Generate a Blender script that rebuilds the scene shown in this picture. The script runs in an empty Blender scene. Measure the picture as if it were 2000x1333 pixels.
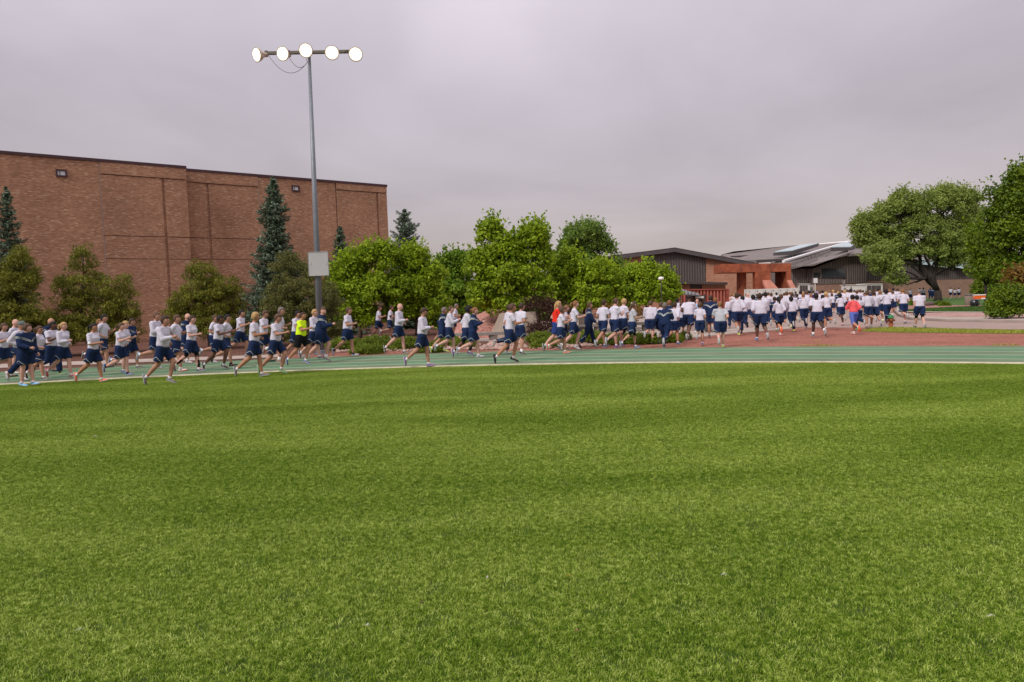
import bpy, math, random
import numpy as np
from mathutils import Vector, Matrix
from mathutils.bvhtree import BVHTree

S = bpy.context.scene
COL = S.collection
rad = math.radians

# ------------------------------------------------------------------ camera
FPX = 1333.0          # focal length in pixels of the 2000 px wide photograph (24 mm)
EYE = 1.9             # camera height
ROLL = 0.035
PITCH = math.atan(75 / FPX)
Fv = Vector((0, math.cos(PITCH), -math.sin(PITCH)))
_r0 = Vector((1, 0, 0)); _u0 = Vector((0, math.sin(PITCH), math.cos(PITCH)))
Rv = math.cos(ROLL) * _r0 - math.sin(ROLL) * _u0
Uv = math.sin(ROLL) * _r0 + math.cos(ROLL) * _u0
cam = bpy.data.objects.new('camera', bpy.data.cameras.new('camera'))
COL.objects.link(cam)
cam.matrix_world = Matrix(((Rv.x, Uv.x, -Fv.x, 0), (Rv.y, Uv.y, -Fv.y, 0), (Rv.z, Uv.z, -Fv.z, EYE), (0, 0, 0, 1)))
cam.data.sensor_width = 36.0
cam.data.lens = 36.0 * FPX / 2000.0
cam.data.clip_end = 4000
cam.data.clip_start = 0.1
S.camera = cam

# ------------------------------------------------------------------ sky
SUN_EL, SUN_AZ = rad(42), rad(-135)      # azimuth measured from +Y towards +X
w = bpy.data.worlds.new('World'); S.world = w; w.use_nodes = True
nt = w.node_tree; nt.nodes.clear(); N = nt.nodes; L = nt.links
def nn(t, **k):
    n = N.new(t)
    for a, b in k.items(): setattr(n, a, b)
    return n
out = nn('ShaderNodeOutputWorld'); bg = nn('ShaderNodeBackground')
sky = nn('ShaderNodeTexSky', sky_type='NISHITA', sun_disc=False)
sky.sun_elevation = SUN_EL; sky.sun_rotation = SUN_AZ
tc = nn('ShaderNodeTexCoord'); sep = nn('ShaderNodeSeparateXYZ'); L.new(tc.outputs['Generated'], sep.inputs[0])
# flatten the direction on to a cloud layer: xy / (z + c)
add = nn('ShaderNodeMath', operation='ADD'); add.inputs[1].default_value = 0.22; L.new(sep.outputs[2], add.inputs[0])
mx = nn('ShaderNodeMath', operation='MAXIMUM'); mx.inputs[1].default_value = 0.1; L.new(add.outputs[0], mx.inputs[0])
dx = nn('ShaderNodeMath', operation='DIVIDE'); dy = nn('ShaderNodeMath', operation='DIVIDE')
L.new(sep.outputs[0], dx.inputs[0]); L.new(mx.outputs[0], dx.inputs[1]); L.new(sep.outputs[1], dy.inputs[0]); L.new(mx.outputs[0], dy.inputs[1])
cmb = nn('ShaderNodeCombineXYZ'); L.new(dx.outputs[0], cmb.inputs[0]); L.new(dy.outputs[0], cmb.inputs[1])
n1 = nn('ShaderNodeTexNoise'); n1.inputs['Scale'].default_value = 0.9; n1.inputs['Detail'].default_value = 7; n1.inputs['Roughness'].default_value = 0.5; n1.inputs['Distortion'].default_value = 0.35
L.new(cmb.outputs[0], n1.inputs['Vector'])
n2 = nn('ShaderNodeTexNoise'); n2.inputs['Scale'].default_value = 0.33; n2.inputs['Detail'].default_value = 3
L.new(cmb.outputs[0], n2.inputs['Vector'])
r1 = nn('ShaderNodeMapRange'); r1.inputs[1].default_value = .3; r1.inputs[2].default_value = .75; r1.inputs[3].default_value = .88; r1.inputs[4].default_value = 1.25; L.new(n1.outputs[0], r1.inputs[0])
r2 = nn('ShaderNodeMapRange'); r2.inputs[1].default_value = .35; r2.inputs[2].default_value = .65; r2.inputs[3].default_value = .96; r2.inputs[4].default_value = 1.12; L.new(n2.outputs[0], r2.inputs[0])
mul = nn('ShaderNodeMath', operation='MULTIPLY'); L.new(r1.outputs[0], mul.inputs[0]); L.new(r2.outputs[0], mul.inputs[1])
ramp = nn('ShaderNodeValToRGB'); L.new(sep.outputs[2], ramp.inputs[0])
cr = ramp.color_ramp; cr.interpolation = 'B_SPLINE'
cr.elements[0].position = 0.0; cr.elements[0].color = (.30, .252, .228, 1)
cr.elements[1].position = 1.0; cr.elements[1].color = (.80, .76, .80, 1)
for p, c in ((.06, (.31, .268, .255, 1)), (.16, (.325, .295, .318, 1)), (.30, (.36, .325, .368, 1)), (.45, (.45, .41, .45, 1)), (.7, (.68, .64, .69, 1))):
    e = cr.elements.new(p); e.color = c
vm = nn('ShaderNodeVectorMath', operation='SCALE'); L.new(ramp.outputs[0], vm.inputs[0]); 
# thinner cloud near the top centre of the view
gd = (Fv + Rv * ((930 - 1000) / FPX) + Uv * ((666.5 + 10) / FPX)).normalized()
dp = nn('ShaderNodeVectorMath', operation='DOT_PRODUCT'); wv = nn('ShaderNodeTexNoise'); wv.inputs['Scale'].default_value = 5; wv.inputs['Detail'].default_value = 5; L.new(tc.outputs['Generated'], wv.inputs['Vector']); wa = nn('ShaderNodeVectorMath', operation='MULTIPLY_ADD'); L.new(wv.outputs['Color'], wa.inputs[0]); wa.inputs[1].default_value = (.22, .10, .10); L.new(tc.outputs['Generated'], wa.inputs[2]); wn2 = nn('ShaderNodeVectorMath', operation='NORMALIZE'); wsub = nn('ShaderNodeVectorMath', operation='SUBTRACT'); L.new(wa.outputs[0], wsub.inputs[0]); wsub.inputs[1].default_value = (.11, .05, .05); L.new(wsub.outputs[0], wn2.inputs[0]); L.new(wn2.outputs[0], dp.inputs[0]); dp.inputs[1].default_value = gd
gr_ = nn('ShaderNodeMapRange', interpolation_type='SMOOTHERSTEP'); gr_.inputs[1].default_value = .988; gr_.inputs[2].default_value = 1.0; gr_.inputs[3].default_value = 0.0; gr_.inputs[4].default_value = .10; L.new(dp.outputs['Value'], gr_.inputs[0])
gn = nn('ShaderNodeMath', operation='MULTIPLY'); L.new(gr_.outputs[0], gn.inputs[0]); L.new(r1.outputs[0], gn.inputs[1])
ga = nn('ShaderNodeMath', operation='ADD'); L.new(mul.outputs[0], ga.inputs[0]); L.new(gn.outputs[0], ga.inputs[1])
L.new(ga.outputs[0], vm.inputs['Scale'])
sk = nn('ShaderNodeVectorMath', operation='SCALE'); L.new(sky.outputs[0], sk.inputs[0]); sk.inputs['Scale'].default_value = 0.06
mix = nn('ShaderNodeMix', data_type='RGBA'); mix.inputs[0].default_value = .96
L.new(sk.outputs[0], mix.inputs[6]); L.new(vm.outputs[0], mix.inputs[7])
L.new(mix.outputs[2], bg.inputs[0]); bg.inputs[1].default_value = 1.0; L.new(bg.outputs[0], out.inputs[0])

sl = bpy.data.lights.new('sun', 'SUN'); sl.energy = 1.55; sl.angle = rad(14); sl.color = (1.0, .955, .90)
so = bpy.data.objects.new('sun', sl); COL.objects.link(so)
sd = Vector((math.sin(SUN_AZ) * math.cos(SUN_EL), math.cos(SUN_AZ) * math.cos(SUN_EL), math.sin(SUN_EL)))
so.rotation_euler = sd.to_track_quat('Z', 'Y').to_euler()

S.view_settings.view_transform = 'Standard'; S.view_settings.look = 'None'
S.view_settings.exposure = 0.62; S.view_settings.gamma = 1.0
S.view_settings.use_curve_mapping = False
S.cycles.max_bounces = 6; S.cycles.diffuse_bounces = 3; S.cycles.transmission_bounces = 3
S.cycles.transparent_max_bounces = 6

# ------------------------------------------------------------------ helpers
def ray(px, py):
    return Fv + Rv * ((px - 1000) / FPX) + Uv * ((666.5 - py) / FPX)
def G(px, py, z=0.0):
    d = ray(px, py); k = (z - EYE) / d.z
    return Vector((d.x * k, d.y * k, z))
def at(px, py, Y):
    d = ray(px, py); k = Y / d.y
    return Vector((d.x * k, Y, EYE + d.z * k))

def tag(o, label=None, cat=None, group=None, kind=None):
    if label: o['label'] = label
    if cat: o['category'] = cat
    if group: o['group'] = group
    if kind: o['kind'] = kind
    return o
def thing(name, label, cat, loc=(0, 0, 0), rz=0, group=None, scale=1):
    o = bpy.data.objects.new(name, None); COL.objects.link(o)
    o.location = loc; o.rotation_euler = (0, 0, rz); o.scale = (scale,) * 3
    o.empty_display_size = .2
    return tag(o, label, cat, group)
def link(name, me, parent=None, mats=None):
    o = bpy.data.objects.new(name, me); COL.objects.link(o)
    if parent is not None: o.parent = parent
    return o
def np_mesh(name, V, faces, mats, smooth=False, mi=None):
    """V (n,3); faces either an (m,k) array or list of tuples"""
    me = bpy.data.meshes.new(name)
    V = np.asarray(V, dtype=np.float32)
    if isinstance(faces, np.ndarray):
        m, k = faces.shape
        me.vertices.add(len(V)); me.vertices.foreach_set('co', V.ravel())
        me.loops.add(m * k); me.loops.foreach_set('vertex_index', faces.astype(np.int32).ravel())
        me.polygons.add(m); me.polygons.foreach_set('loop_start', np.arange(0, m * k, k, dtype=np.int32))
        me.update(calc_edges=True)
    else:
        me.from_pydata([tuple(v) for v in V.tolist()], [], [tuple(f) for f in faces]); me.update()
    for mt in (mats if isinstance(mats, (list, tuple)) else [mats]):
        me.materials.append(mt)
    if mi is not None: me.polygons.foreach_set('material_index', np.asarray(mi, dtype=np.int32))
    if smooth: me.polygons.foreach_set('use_smooth', np.ones(len(me.polygons), dtype=bool))
    return me

class MB:
    """mesh builder collecting simple solids"""
    def __init__(s): s.v = []; s.f = []; s.m = []; s.cur = 0
    def poly(s, pts, faces):
        b = len(s.v); s.v += [tuple(p) for p in pts]
        for f in faces: s.f.append(tuple(i + b for i in f)); s.m.append(s.cur)
    def box(s, c, d, rz=0, M=None):
        x, y, z = d[0] / 2, d[1] / 2, d[2] / 2
        p = [Vector((i, j, k)) for k in (-z, z) for j in (-y, y) for i in (-x, x)]
        R = Matrix.Rotation(rz, 3, 'Z') if M is None else M
        p = [R @ q + Vector(c) for q in p]
        s.poly(p, [(0, 2, 3, 1), (4, 5, 7, 6), (0, 1, 5, 4), (2, 6, 7, 3), (0, 4, 6, 2), (1, 3, 7, 5)])
        return s
    def prism(s, ring, vec):
        """ring: list of 3D points, extruded by vec"""
        n = len(ring); vec = Vector(vec)
        a = [Vector(p) for p in ring]; b = [p + vec for p in a]
        s.poly(a + b, [tuple(range(n))[::-1], tuple(range(n, 2 * n))] + [(i, (i + 1) % n, n + (i + 1) % n, n + i) for i in range(n)])
        return s
    def tube(s, pts, r, n=8, caps=True):
        V, Fc = tube_np(pts, r, r, n, None, caps)
        s.poly(V.tolist(), Fc); return s
    def lathe(s, prof, n=20, c=(0, 0, 0), M=None):
        c = Vector(c); ring = []
        for (r, z) in prof:
            for i in range(n):
                a = 2 * math.pi * i / n
                p = Vector((r * math.cos(a), r * math.sin(a), z))
                if M is not None: p = M @ p
                ring.append(p + c)
        fs = []
        for j in range(len(prof) - 1):
            for i in range(n):
                fs.append((j * n + i, j * n + (i + 1) % n, (j + 1) * n + (i + 1) % n, (j + 1) * n + i))
        fs.append(tuple(range(n))[::-1]); m = (len(prof) - 1) * n; fs.append(tuple(range(m, m + n)))
        s.poly(ring, fs); return s
    def mesh(s, name, mats, smooth=False):
        return np_mesh(name, s.v, s.f, mats, smooth, s.m)
    def build(s, name, mats, parent=None, smooth=False, bevel=0):
        o = link(name, s.mesh(name, mats, smooth), parent)
        if bevel:
            b = o.modifiers.new('bevel', 'BEVEL'); b.width = bevel; b.segments = 2; b.limit_method = 'ANGLE'
        return o

def tube_np(pts, ra, rb, n=12, ref=None, caps=True, round0=False, round1=False):
    P = [np.array(p, dtype=float) for p in pts]; m = len(P)
    ra = list(ra) if hasattr(ra, '__len__') else [ra] * m
    rb = list(rb) if hasattr(rb, '__len__') else [rb] * m
    def extend(P, ra, rb, end):
        i, j = (0, 1) if end == 0 else (-1, -2)
        d = P[i] - P[j]; d /= (np.linalg.norm(d) + 1e-9)
        r = min(ra[i], rb[i]); q = []
        for a in (35, 65, 85):
            q.append((P[i] + d * r * math.sin(rad(a)), ra[i] * math.cos(rad(a)), rb[i] * math.cos(rad(a))))
        if end == 0: return [x[0] for x in q[::-1]] + P, [x[1] for x in q[::-1]] + ra, [x[2] for x in q[::-1]] + rb
        return P + [x[0] for x in q], ra + [x[1] for x in q], rb + [x[2] for x in q]
    if round0: P, ra, rb = extend(P, ra, rb, 0)
    if round1: P, ra, rb = extend(P, ra, rb, 1)
    m = len(P); V = []
    T = []
    for i in range(m):
        a = P[max(i - 1, 0)]; b = P[min(i + 1, m - 1)]
        t = b - a; T.append(t / (np.linalg.norm(t) + 1e-9))
    if ref is None:
        rf = np.array([0, 0, 1.0]) if abs(T[0][2]) < .8 else np.array([0, 1.0, 0])
    else: rf = np.array(ref, dtype=float)
    ang = np.linspace(0, 2 * math.pi, n, endpoint=False)
    for i in range(m):
        t = T[i]; lat = rf - t * np.dot(rf, t); lat /= (np.linalg.norm(lat) + 1e-9); fw = np.cross(lat, t)
        V.append(P[i] + np.outer(np.cos(ang) * ra[i], lat) + np.outer(np.sin(ang) * rb[i], fw))
        if ref is None: rf = lat
    V = np.concatenate(V); F = []
    for j in range(m - 1):
        for i in range(n):
            F.append((j * n + i, (j + 1) * n + i, (j + 1) * n + (i + 1) % n, j * n + (i + 1) % n))
    if caps:
        F.append(tuple(range(n))); F.append(tuple(range((m - 1) * n, m * n))[::-1])
    return V, F

# ------------------------------------------------------------------ materials
def mat(name, col, rough=.8, noise=0, nscale=8, col2=None, bump=0, bscale=None, spec=.3, metal=0, detail=6, sheen=0, coord='Object', stretch=None):
    m = bpy.data.materials.new(name); m.use_nodes = True
    t = m.node_tree; b = t.nodes['Principled BSDF']
    b.inputs['Base Color'].default_value = (*col, 1); b.inputs['Roughness'].default_value = rough
    b.inputs['Specular IOR Level'].default_value = spec; b.inputs['Metallic'].default_value = metal
    if noise or bump or col2:
        if coord == 'World':
            g = t.nodes.new('ShaderNodeNewGeometry'); src = g.outputs['Position']
        else:
            g = t.nodes.new('ShaderNodeTexCoord'); src = g.outputs['Object']
        if stretch:
            mp = t.nodes.new('ShaderNodeMapping'); mp.inputs['Scale'].default_value = stretch; t.links.new(src, mp.inputs[0]); src = mp.outputs[0]
        nz = t.nodes.new('ShaderNodeTexNoise'); nz.inputs['Scale'].default_value = nscale; nz.inputs['Detail'].default_value = detail
        t.links.new(src, nz.inputs['Vector'])
        c2 = col2 if col2 else tuple(max(0, c * (1 - noise)) for c in col)
        c1 = col if col2 else tuple(c * (1 + noise) for c in col)
        rp = t.nodes.new('ShaderNodeValToRGB'); rp.color_ramp.elements[0].position = .35; rp.color_ramp.elements[1].position = .65
        rp.color_ramp.elements[0].color = (*c2, 1); rp.color_ramp.elements[1].color = (*c1, 1)
        t.links.new(nz.outputs[0], rp.inputs[0]); t.links.new(rp.outputs[0], b.inputs['Base Color'])
        if bump:
            nb = t.nodes.new('ShaderNodeTexNoise'); nb.inputs['Scale'].default_value = bscale or nscale * 3; nb.inputs['Detail'].default_value = 4
            t.links.new(src, nb.inputs['Vector'])
            bp = t.nodes.new('ShaderNodeBump'); bp.inputs['Strength'].default_value = min(bump, 1); bp.inputs['Distance'].default_value = .02 if bump <= 1 else .02 * bump
            t.links.new(nb.outputs[0], bp.inputs['Height']); t.links.new(bp.outputs[0], b.inputs['Normal'])
    return m

def gravel_mat(name, cols, scale=18, bump=.8, big=(.85, 1.12)):
    """stones: voronoi cells with a random colour each"""
    m = bpy.data.materials.new(name); m.use_nodes = True; t = m.node_tree; b = t.nodes['Principled BSDF']
    b.inputs['Roughness'].default_value = .95; b.inputs['Specular IOR Level'].default_value = .15
    g = t.nodes.new('ShaderNodeNewGeometry')
    v = t.nodes.new('ShaderNodeTexVoronoi'); v.inputs['Scale'].default_value = scale; t.links.new(g.outputs['Position'], v.inputs['Vector'])
    sp = t.nodes.new('ShaderNodeSeparateColor'); t.links.new(v.outputs['Color'], sp.inputs[0])
    rp = t.nodes.new('ShaderNodeValToRGB'); cr = rp.color_ramp
    cr.elements[0].color = (*cols[0], 1); cr.elements[1].color = (*cols[-1], 1)
    for i, c in enumerate(cols[1:-1]): cr.elements.new((i + 1) / (len(cols) - 1)).color = (*c, 1)
    t.links.new(sp.outputs[0], rp.inputs[0])
    nz = t.nodes.new('ShaderNodeTexNoise'); nz.inputs['Scale'].default_value = .5; nz.inputs['Detail'].default_value = 5; t.links.new(g.outputs['Position'], nz.inputs['Vector'])
    mr = t.nodes.new('ShaderNodeMapRange'); mr.inputs[1].default_value = .3; mr.inputs[2].default_value = .7; mr.inputs[3].default_value = big[0]; mr.inputs[4].default_value = big[1]
    t.links.new(nz.outputs[0], mr.inputs[0])
    sc = t.nodes.new('ShaderNodeVectorMath'); sc.operation = 'SCALE'; t.links.new(rp.outputs[0], sc.inputs[0]); t.links.new(mr.outputs[0], sc.inputs['Scale'])
    t.links.new(sc.outputs[0], b.inputs['Base Color'])
    bp = t.nodes.new('ShaderNodeBump'); bp.inputs['Strength'].default_value = bump; bp.inputs['Distance'].default_value = .03; bp.invert = True
    t.links.new(v.outputs['Distance'], bp.inputs['Height']); t.links.new(bp.outputs[0], b.inputs['Normal'])
    return m

def leaf_mat(name, dark, light, trans=.3, rough=.55):
    m = bpy.data.materials.new(name); m.use_nodes = True; t = m.node_tree; t.nodes.clear()
    o = t.nodes.new('ShaderNodeOutputMaterial'); a = t.nodes.new('ShaderNodeAttribute'); a.attribute_name = 'tone'
    rp = t.nodes.new('ShaderNodeValToRGB'); rp.color_ramp.elements[0].color = (*dark, 1); rp.color_ramp.elements[1].color = (*light, 1)
    t.links.new(a.outputs['Fac'], rp.inputs[0])
    p = t.nodes.new('ShaderNodeBsdfPrincipled'); p.inputs['Roughness'].default_value = rough; p.inputs['Specular IOR Level'].default_value = .25
    t.links.new(rp.outputs[0], p.inputs['Base Color'])
    tr = t.nodes.new('ShaderNodeBsdfTranslucent'); t.links.new(rp.outputs[0], tr.inputs[0])
    mx = t.nodes.new('ShaderNodeMixShader'); mx.inputs[0].default_value = trans
    t.links.new(p.outputs[0], mx.inputs[1]); t.links.new(tr.outputs[0], mx.inputs[2]); t.links.new(mx.outputs[0], o.inputs[0])
    return m

def brick_mat(name, c1, c2, mortar, bw=.3, bh=.1, tan=(.45, .32, .22), tanamt=.12, mort=.012):
    m = bpy.data.materials.new(name); m.use_nodes = True; t = m.node_tree; b = t.nodes['Principled BSDF']
    b.inputs['Roughness'].default_value = .9; b.inputs['Specular IOR Level'].default_value = .15
    uv = t.nodes.new('ShaderNodeUVMap')
    br = t.nodes.new('ShaderNodeTexBrick'); br.inputs['Scale'].default_value = 1; br.inputs['Brick Width'].default_value = bw; br.inputs['Row Height'].default_value = bh
    br.inputs['Mortar Size'].default_value = mort; br.inputs['Mortar Smooth'].default_value = .2; br.inputs['Bias'].default_value = 0
    br.inputs['Color1'].default_value = (0, 0, 0, 1); br.inputs['Color2'].default_value = (1, 1, 1, 1); br.inputs['Mortar'].default_value = (.5, .5, .5, 1)
    t.links.new(uv.outputs[0], br.inputs['Vector'])
    rp = t.nodes.new('ShaderNodeValToRGB'); cr = rp.color_ramp
    cr.elements[0].color = (*c1, 1); cr.elements[1].color = (*tan, 1); cr.elements[1].position = 1
    cr.elements.new(.5).color = tuple((c1[i] + c2[i]) / 2 for i in range(3)) + (1,)
    cr.elements.new(1 - tanamt).color = (*c2, 1)
    t.links.new(br.outputs['Color'], rp.inputs[0])
    mx = t.nodes.new('ShaderNodeMix'); mx.data_type = 'RGBA'; t.links.new(br.outputs['Fac'], mx.inputs[0]); t.links.new(rp.outputs[0], mx.inputs[6]); mx.inputs[7].default_value = (*mortar, 1)
    g = t.nodes.new('ShaderNodeTexNoise'); g.inputs['Scale'].default_value = .35; g.inputs['Detail'].default_value = 6; t.links.new(uv.outputs[0], g.inputs['Vector'])
    mr = t.nodes.new('ShaderNodeMapRange'); mr.inputs[1].default_value = .3; mr.inputs[2].default_value = .7; mr.inputs[3].default_value = .86; mr.inputs[4].default_value = 1.12; t.links.new(g.outputs[0], mr.inputs[0])
    sc = t.nodes.new('ShaderNodeVectorMath'); sc.operation = 'SCALE'; t.links.new(mx.outputs[2], sc.inputs[0]); t.links.new(mr.outputs[0], sc.inputs['Scale'])
    t.links.new(sc.outputs[0], b.inputs['Base Color'])
    bp = t.nodes.new('ShaderNodeBump'); bp.inputs['Strength'].default_value = .6; bp.inputs['Distance'].default_value = .02; bp.invert = True
    t.links.new(br.outputs['Fac'], bp.inputs['Height']); t.links.new(bp.outputs[0], b.inputs['Normal'])
    return m

def emis(name, col, s):
    m = bpy.data.materials.new(name); m.use_nodes = True; b = m.node_tree.nodes['Principled BSDF']
    b.inputs['Base Color'].default_value = (*col, 1); b.inputs['Emission Color'].default_value = (*col, 1); b.inputs['Emission Strength'].default_value = s
    return m

rng = np.random.default_rng(7)
random.seed(7)

def flat(name, pts, z, m, kind='structure', thick=0):
    """a ground sheet from a list of world xy points"""
    me = np_mesh(name, [(p[0], p[1], z) for p in pts], [tuple(range(len(pts)))], m)
    if me.polygons[0].normal.z < 0: me.flip_normals()
    o = link(name, me); tag(o, kind=kind); return o
def gp(*pts): return [G(x, y) for x, y in pts]

# ================================================================== GROUND
CX, CY, RK = -6.12, -15.74, 36.80        # centre of the track bend and radius of its inner kerb
def ring(name, r0, r1, z, m, a0=-30, a1=210, n=360, parent=None, h=0, kind='structure'):
    A = np.radians(np.linspace(a0, a1, n)); V = []; F = []
    for a in A:
        for (r, zz) in ([(r0, z), (r1, z)] if not h else [(r0, z - h), (r0, z), (r1, z), (r1, z - h)]):
            V.append((CX + r * math.cos(a), CY + r * math.sin(a), zz))
    k = 2 if not h else 4
    for i in range(n - 1):
        for j in range(k - 1):
            F.append((i * k + j, i * k + j + 1, (i + 1) * k + j + 1, (i + 1) * k + j))
    me = np_mesh(name, V, np.array(F), m)
    if not h and me.polygons[0].normal.z < 0: me.flip_normals()
    if h:
        # outside up: check the top strip
        if me.polygons[1].normal.z < 0: me.flip_normals()
    o = link(name, me, parent)
    if kind: tag(o, kind=kind)
    return o

M_mulch = gravel_mat('bark_mulch', [(.05, .022, .015), (.12, .05, .035), (.17, .08, .06), (.09, .05, .03)], 16, .8)
M_red = gravel_mat('red_gravel', [(.18, .055, .038), (.29, .105, .073), (.39, .17, .125), (.32, .145, .11)], 26, .9, (.85, 1.12))
M_track1 = mat('track_green', (.095, .19, .10), .85, .13, .45, bump=.25, bscale=120, coord='World')
M_track2 = mat('track_green_worn', (.13, .18, .10), .85, .13, .6, bump=.25, bscale=120, coord='World')
M_line = mat('line_paint', (.50, .55, .39), .8, .08, 3, coord='World')
M_kerb = mat('kerb_cream', (.50, .43, .31), .8, .15, 5, coord='World')
M_gap = mat('dark_gap', (.02, .022, .02), .9)
M_conc = mat('concrete', (.36, .29, .25), .9, .10, .9, bump=.2, bscale=40, coord='World')
M_asph = mat('asphalt_pinkish', (.30, .215, .185), .9, .07, .25, bump=.2, bscale=60, coord='World')
M_grass = mat('grass_ground', (.16, .18, .03), .95, .25, 2.5, bump=.6, bscale=60, coord='World')
M_lawn = mat('lawn_ground', (.055, .115, .018), .95, .2, .8, bump=.8, bscale=30, coord='World')
M_turf = mat('turf_base', (.045, .075, .008), .95, .25, 3, bump=.6, bscale=80, coord='World')

s = 900
tag(link('ground', np_mesh('ground', [(-s, -60, -.004), (s, -60, -.004), (s, 1500, -.004), (-s, 1500, -.004)], [(0, 1, 2, 3)], M_mulch)), kind='structure')
# red gravel apron outside the bend
flat('red_gravel', gp((470, 712), (1100, 700), (2150, 690), (2300, 668), (2300, 655), (1700, 645), (1690, 640), (1540, 640), (1440, 651), (1340, 661), (1230, 664), (1120, 676), (1040, 680), (900, 683), (640, 690), (560, 694)), .001, M_red)
# turf field disc inside the kerb
tA = np.radians(np.linspace(-40, 220, 200))
flat('turf_base', [(CX + (RK - .01) * math.cos(a), CY + (RK - .01) * math.sin(a)) for a in tA] + [(-34, -40), (22, -40)][::1], .004, M_turf)
track = ring('track', RK + .19, RK + .19 + 1.22 * .93, .010, M_track1)
bounds = [RK + .19, 38.02 + .12, 39.24 + .12, 40.46 + .12, 41.68 + .12, 42.86]
bpy.data.objects.remove(track)
for i in range(5):
    ring('track_lane', bounds[i], bounds[i + 1], .010, M_track1 if i % 2 == 1 else M_track2)
for r in bounds[1:5]:
    ring('track_line', r - .037, r + .037, .0145, M_line)
ring('track_line', bounds[0] + .08, bounds[0] + .14, .0145, M_line)
ring('track_gap', RK + .11, RK + .19, .006, M_gap)  # flat near-black strip along the gap between kerb and track
ring('track_kerb', RK, RK + .11, .045, M_kerb, h=.06)
# sidewalk on the left, path beyond the track
pts_l = gp((-700, 742), (-60, 722), (0, 719.5), (150, 713.5), (300, 707.5), (440, 702.5), (540, 698.5))
pts_u = gp((-700, 732), (-60, 714), (0, 711.5), (150, 706.5), (300, 701), (440, 696.5), (560, 692))
flat('sidewalk', pts_l + pts_u[::-1], .010, M_conc)
for i in range(26):       # scored joints
    k = i / 25.0; a = pts_l[2].lerp(pts_l[-1], k); b = pts_u[2].lerp(pts_u[-1], k)
# plaza and right-hand walk
flat('plaza', gp((880, 668), (1010, 666.5), (1180, 662), (1240, 660), (1340, 655), (1345, 630), (1330, 612), (1180, 622), (1000, 632), (880, 648)), .008, M_conc)
flat('sidewalk', gp((1230, 664), (1340, 661.5), (1440, 651.5), (1552, 642), (1548, 638), (1425, 643), (1345, 647), (1235, 653)), .012, M_conc)
# road
flat('road', gp((1440, 647), (1552, 640), (1700, 640.5), (2050, 645), (2500, 652), (2500, 636), (2050, 631.5), (1850, 629), (1775, 625), (1752, 617), (1742, 606), (1738, 596), (1700, 589), (1600, 590), (1440, 596), (1350, 606), (1344, 632), (1344, 646), (1420, 644)), .004, M_asph)
# kerb along the far side of the road
def strip(name, pts, w, h, m, kind='structure', side=1, z0=0.0):
    V = []; F = []
    P = [Vector((p[0], p[1], 0)) for p in pts]; n = len(P)
    for i, p in enumerate(P):
        t = (P[min(i + 1, n - 1)] - P[max(i - 1, 0)]).normalized(); q = Vector((-t.y, t.x, 0)) * w * side
        V += [(p.x, p.y, z0), (p.x, p.y, z0 + h), (p.x + q.x, p.y + q.y, z0 + h), (p.x + q.x, p.y + q.y, z0)]
    for i in range(n - 1):
        for j in range(4): F.append((i * 4 + j, i * 4 + (j + 1) % 4, (i + 1) * 4 + (j + 1) % 4, (i + 1) * 4 + j))
    F += [(0, 1, 2, 3), tuple(range(n * 4 - 4, n * 4))[::-1]]
    return tag(link(name, np_mesh(name, V, F, m)), kind=kind)
kp = gp((1743, 600), (1748, 610), (1757, 618), (1780, 624.5), (1850, 628.5), (1950, 630), (2050, 631), (2200, 633), (2500, 636))
strip('kerb', kp, .5, .13, M_conc, side=1)
flat('gutter', gp((1757, 616), (1785, 622), (1850, 626.5), (1950, 628), (2500, 634), (2500, 627), (1950, 621.5), (1850, 620.5), (1780, 617.5), (1762, 613.5)), .055, M_conc)
M_bed = gravel_mat('bed_gravel', [(.22, .10, .08), (.36, .2, .17), (.46, .29, .26), (.4, .26, .23)], 12, .8)
flat('gravel_bed', gp((1762, 614), (1790, 618.5), (1850, 621), (1950, 622), (2500, 627), (2500, 618), (2000, 613.5), (1850, 612.5)), .062, M_bed)
flat('bed_edging', gp((1755, 611.5), (1850, 612.5), (2000, 613.5), (2500, 618), (2500, 615), (2000, 611.5), (1850, 611), (1760, 610)), .075, M_conc)
flat('lawn', gp((1748, 609), (1850, 611), (2000, 611.5), (2500, 616), (2500, 606), (2000, 600), (1900, 600.5), (1850, 602), (1800, 605)), .065, M_lawn)
flat('red_path', gp((1735, 600), (1745, 607), (1800, 604.5), (1850, 601.5), (1920, 599.6), (1920, 598), (1850, 597.5), (1740, 599)), .063, mat('red_paving', (.30, .15, .12), .9, .1, 2, coord='World'))
flat('lawn', gp((1700, 596), (1740, 598), (1850, 597), (2100, 599), (2600, 606), (2600, 585), (2000, 566), (1740, 569)), .02, M_lawn)
# grass strip with the hydrant
strip_pts = [(1680, 647.5), (1692, 645.5), (1702, 643), (1740, 641), (1780, 642), (1850, 644), (1930, 646.2), (2000, 647), (2300, 652), (2300, 658), (2000, 652.5), (1920, 652.3), (1840, 651), (1760, 650.5), (1710, 649)]
flat('grass_strip', gp(*strip_pts), .012, M_grass)

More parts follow.
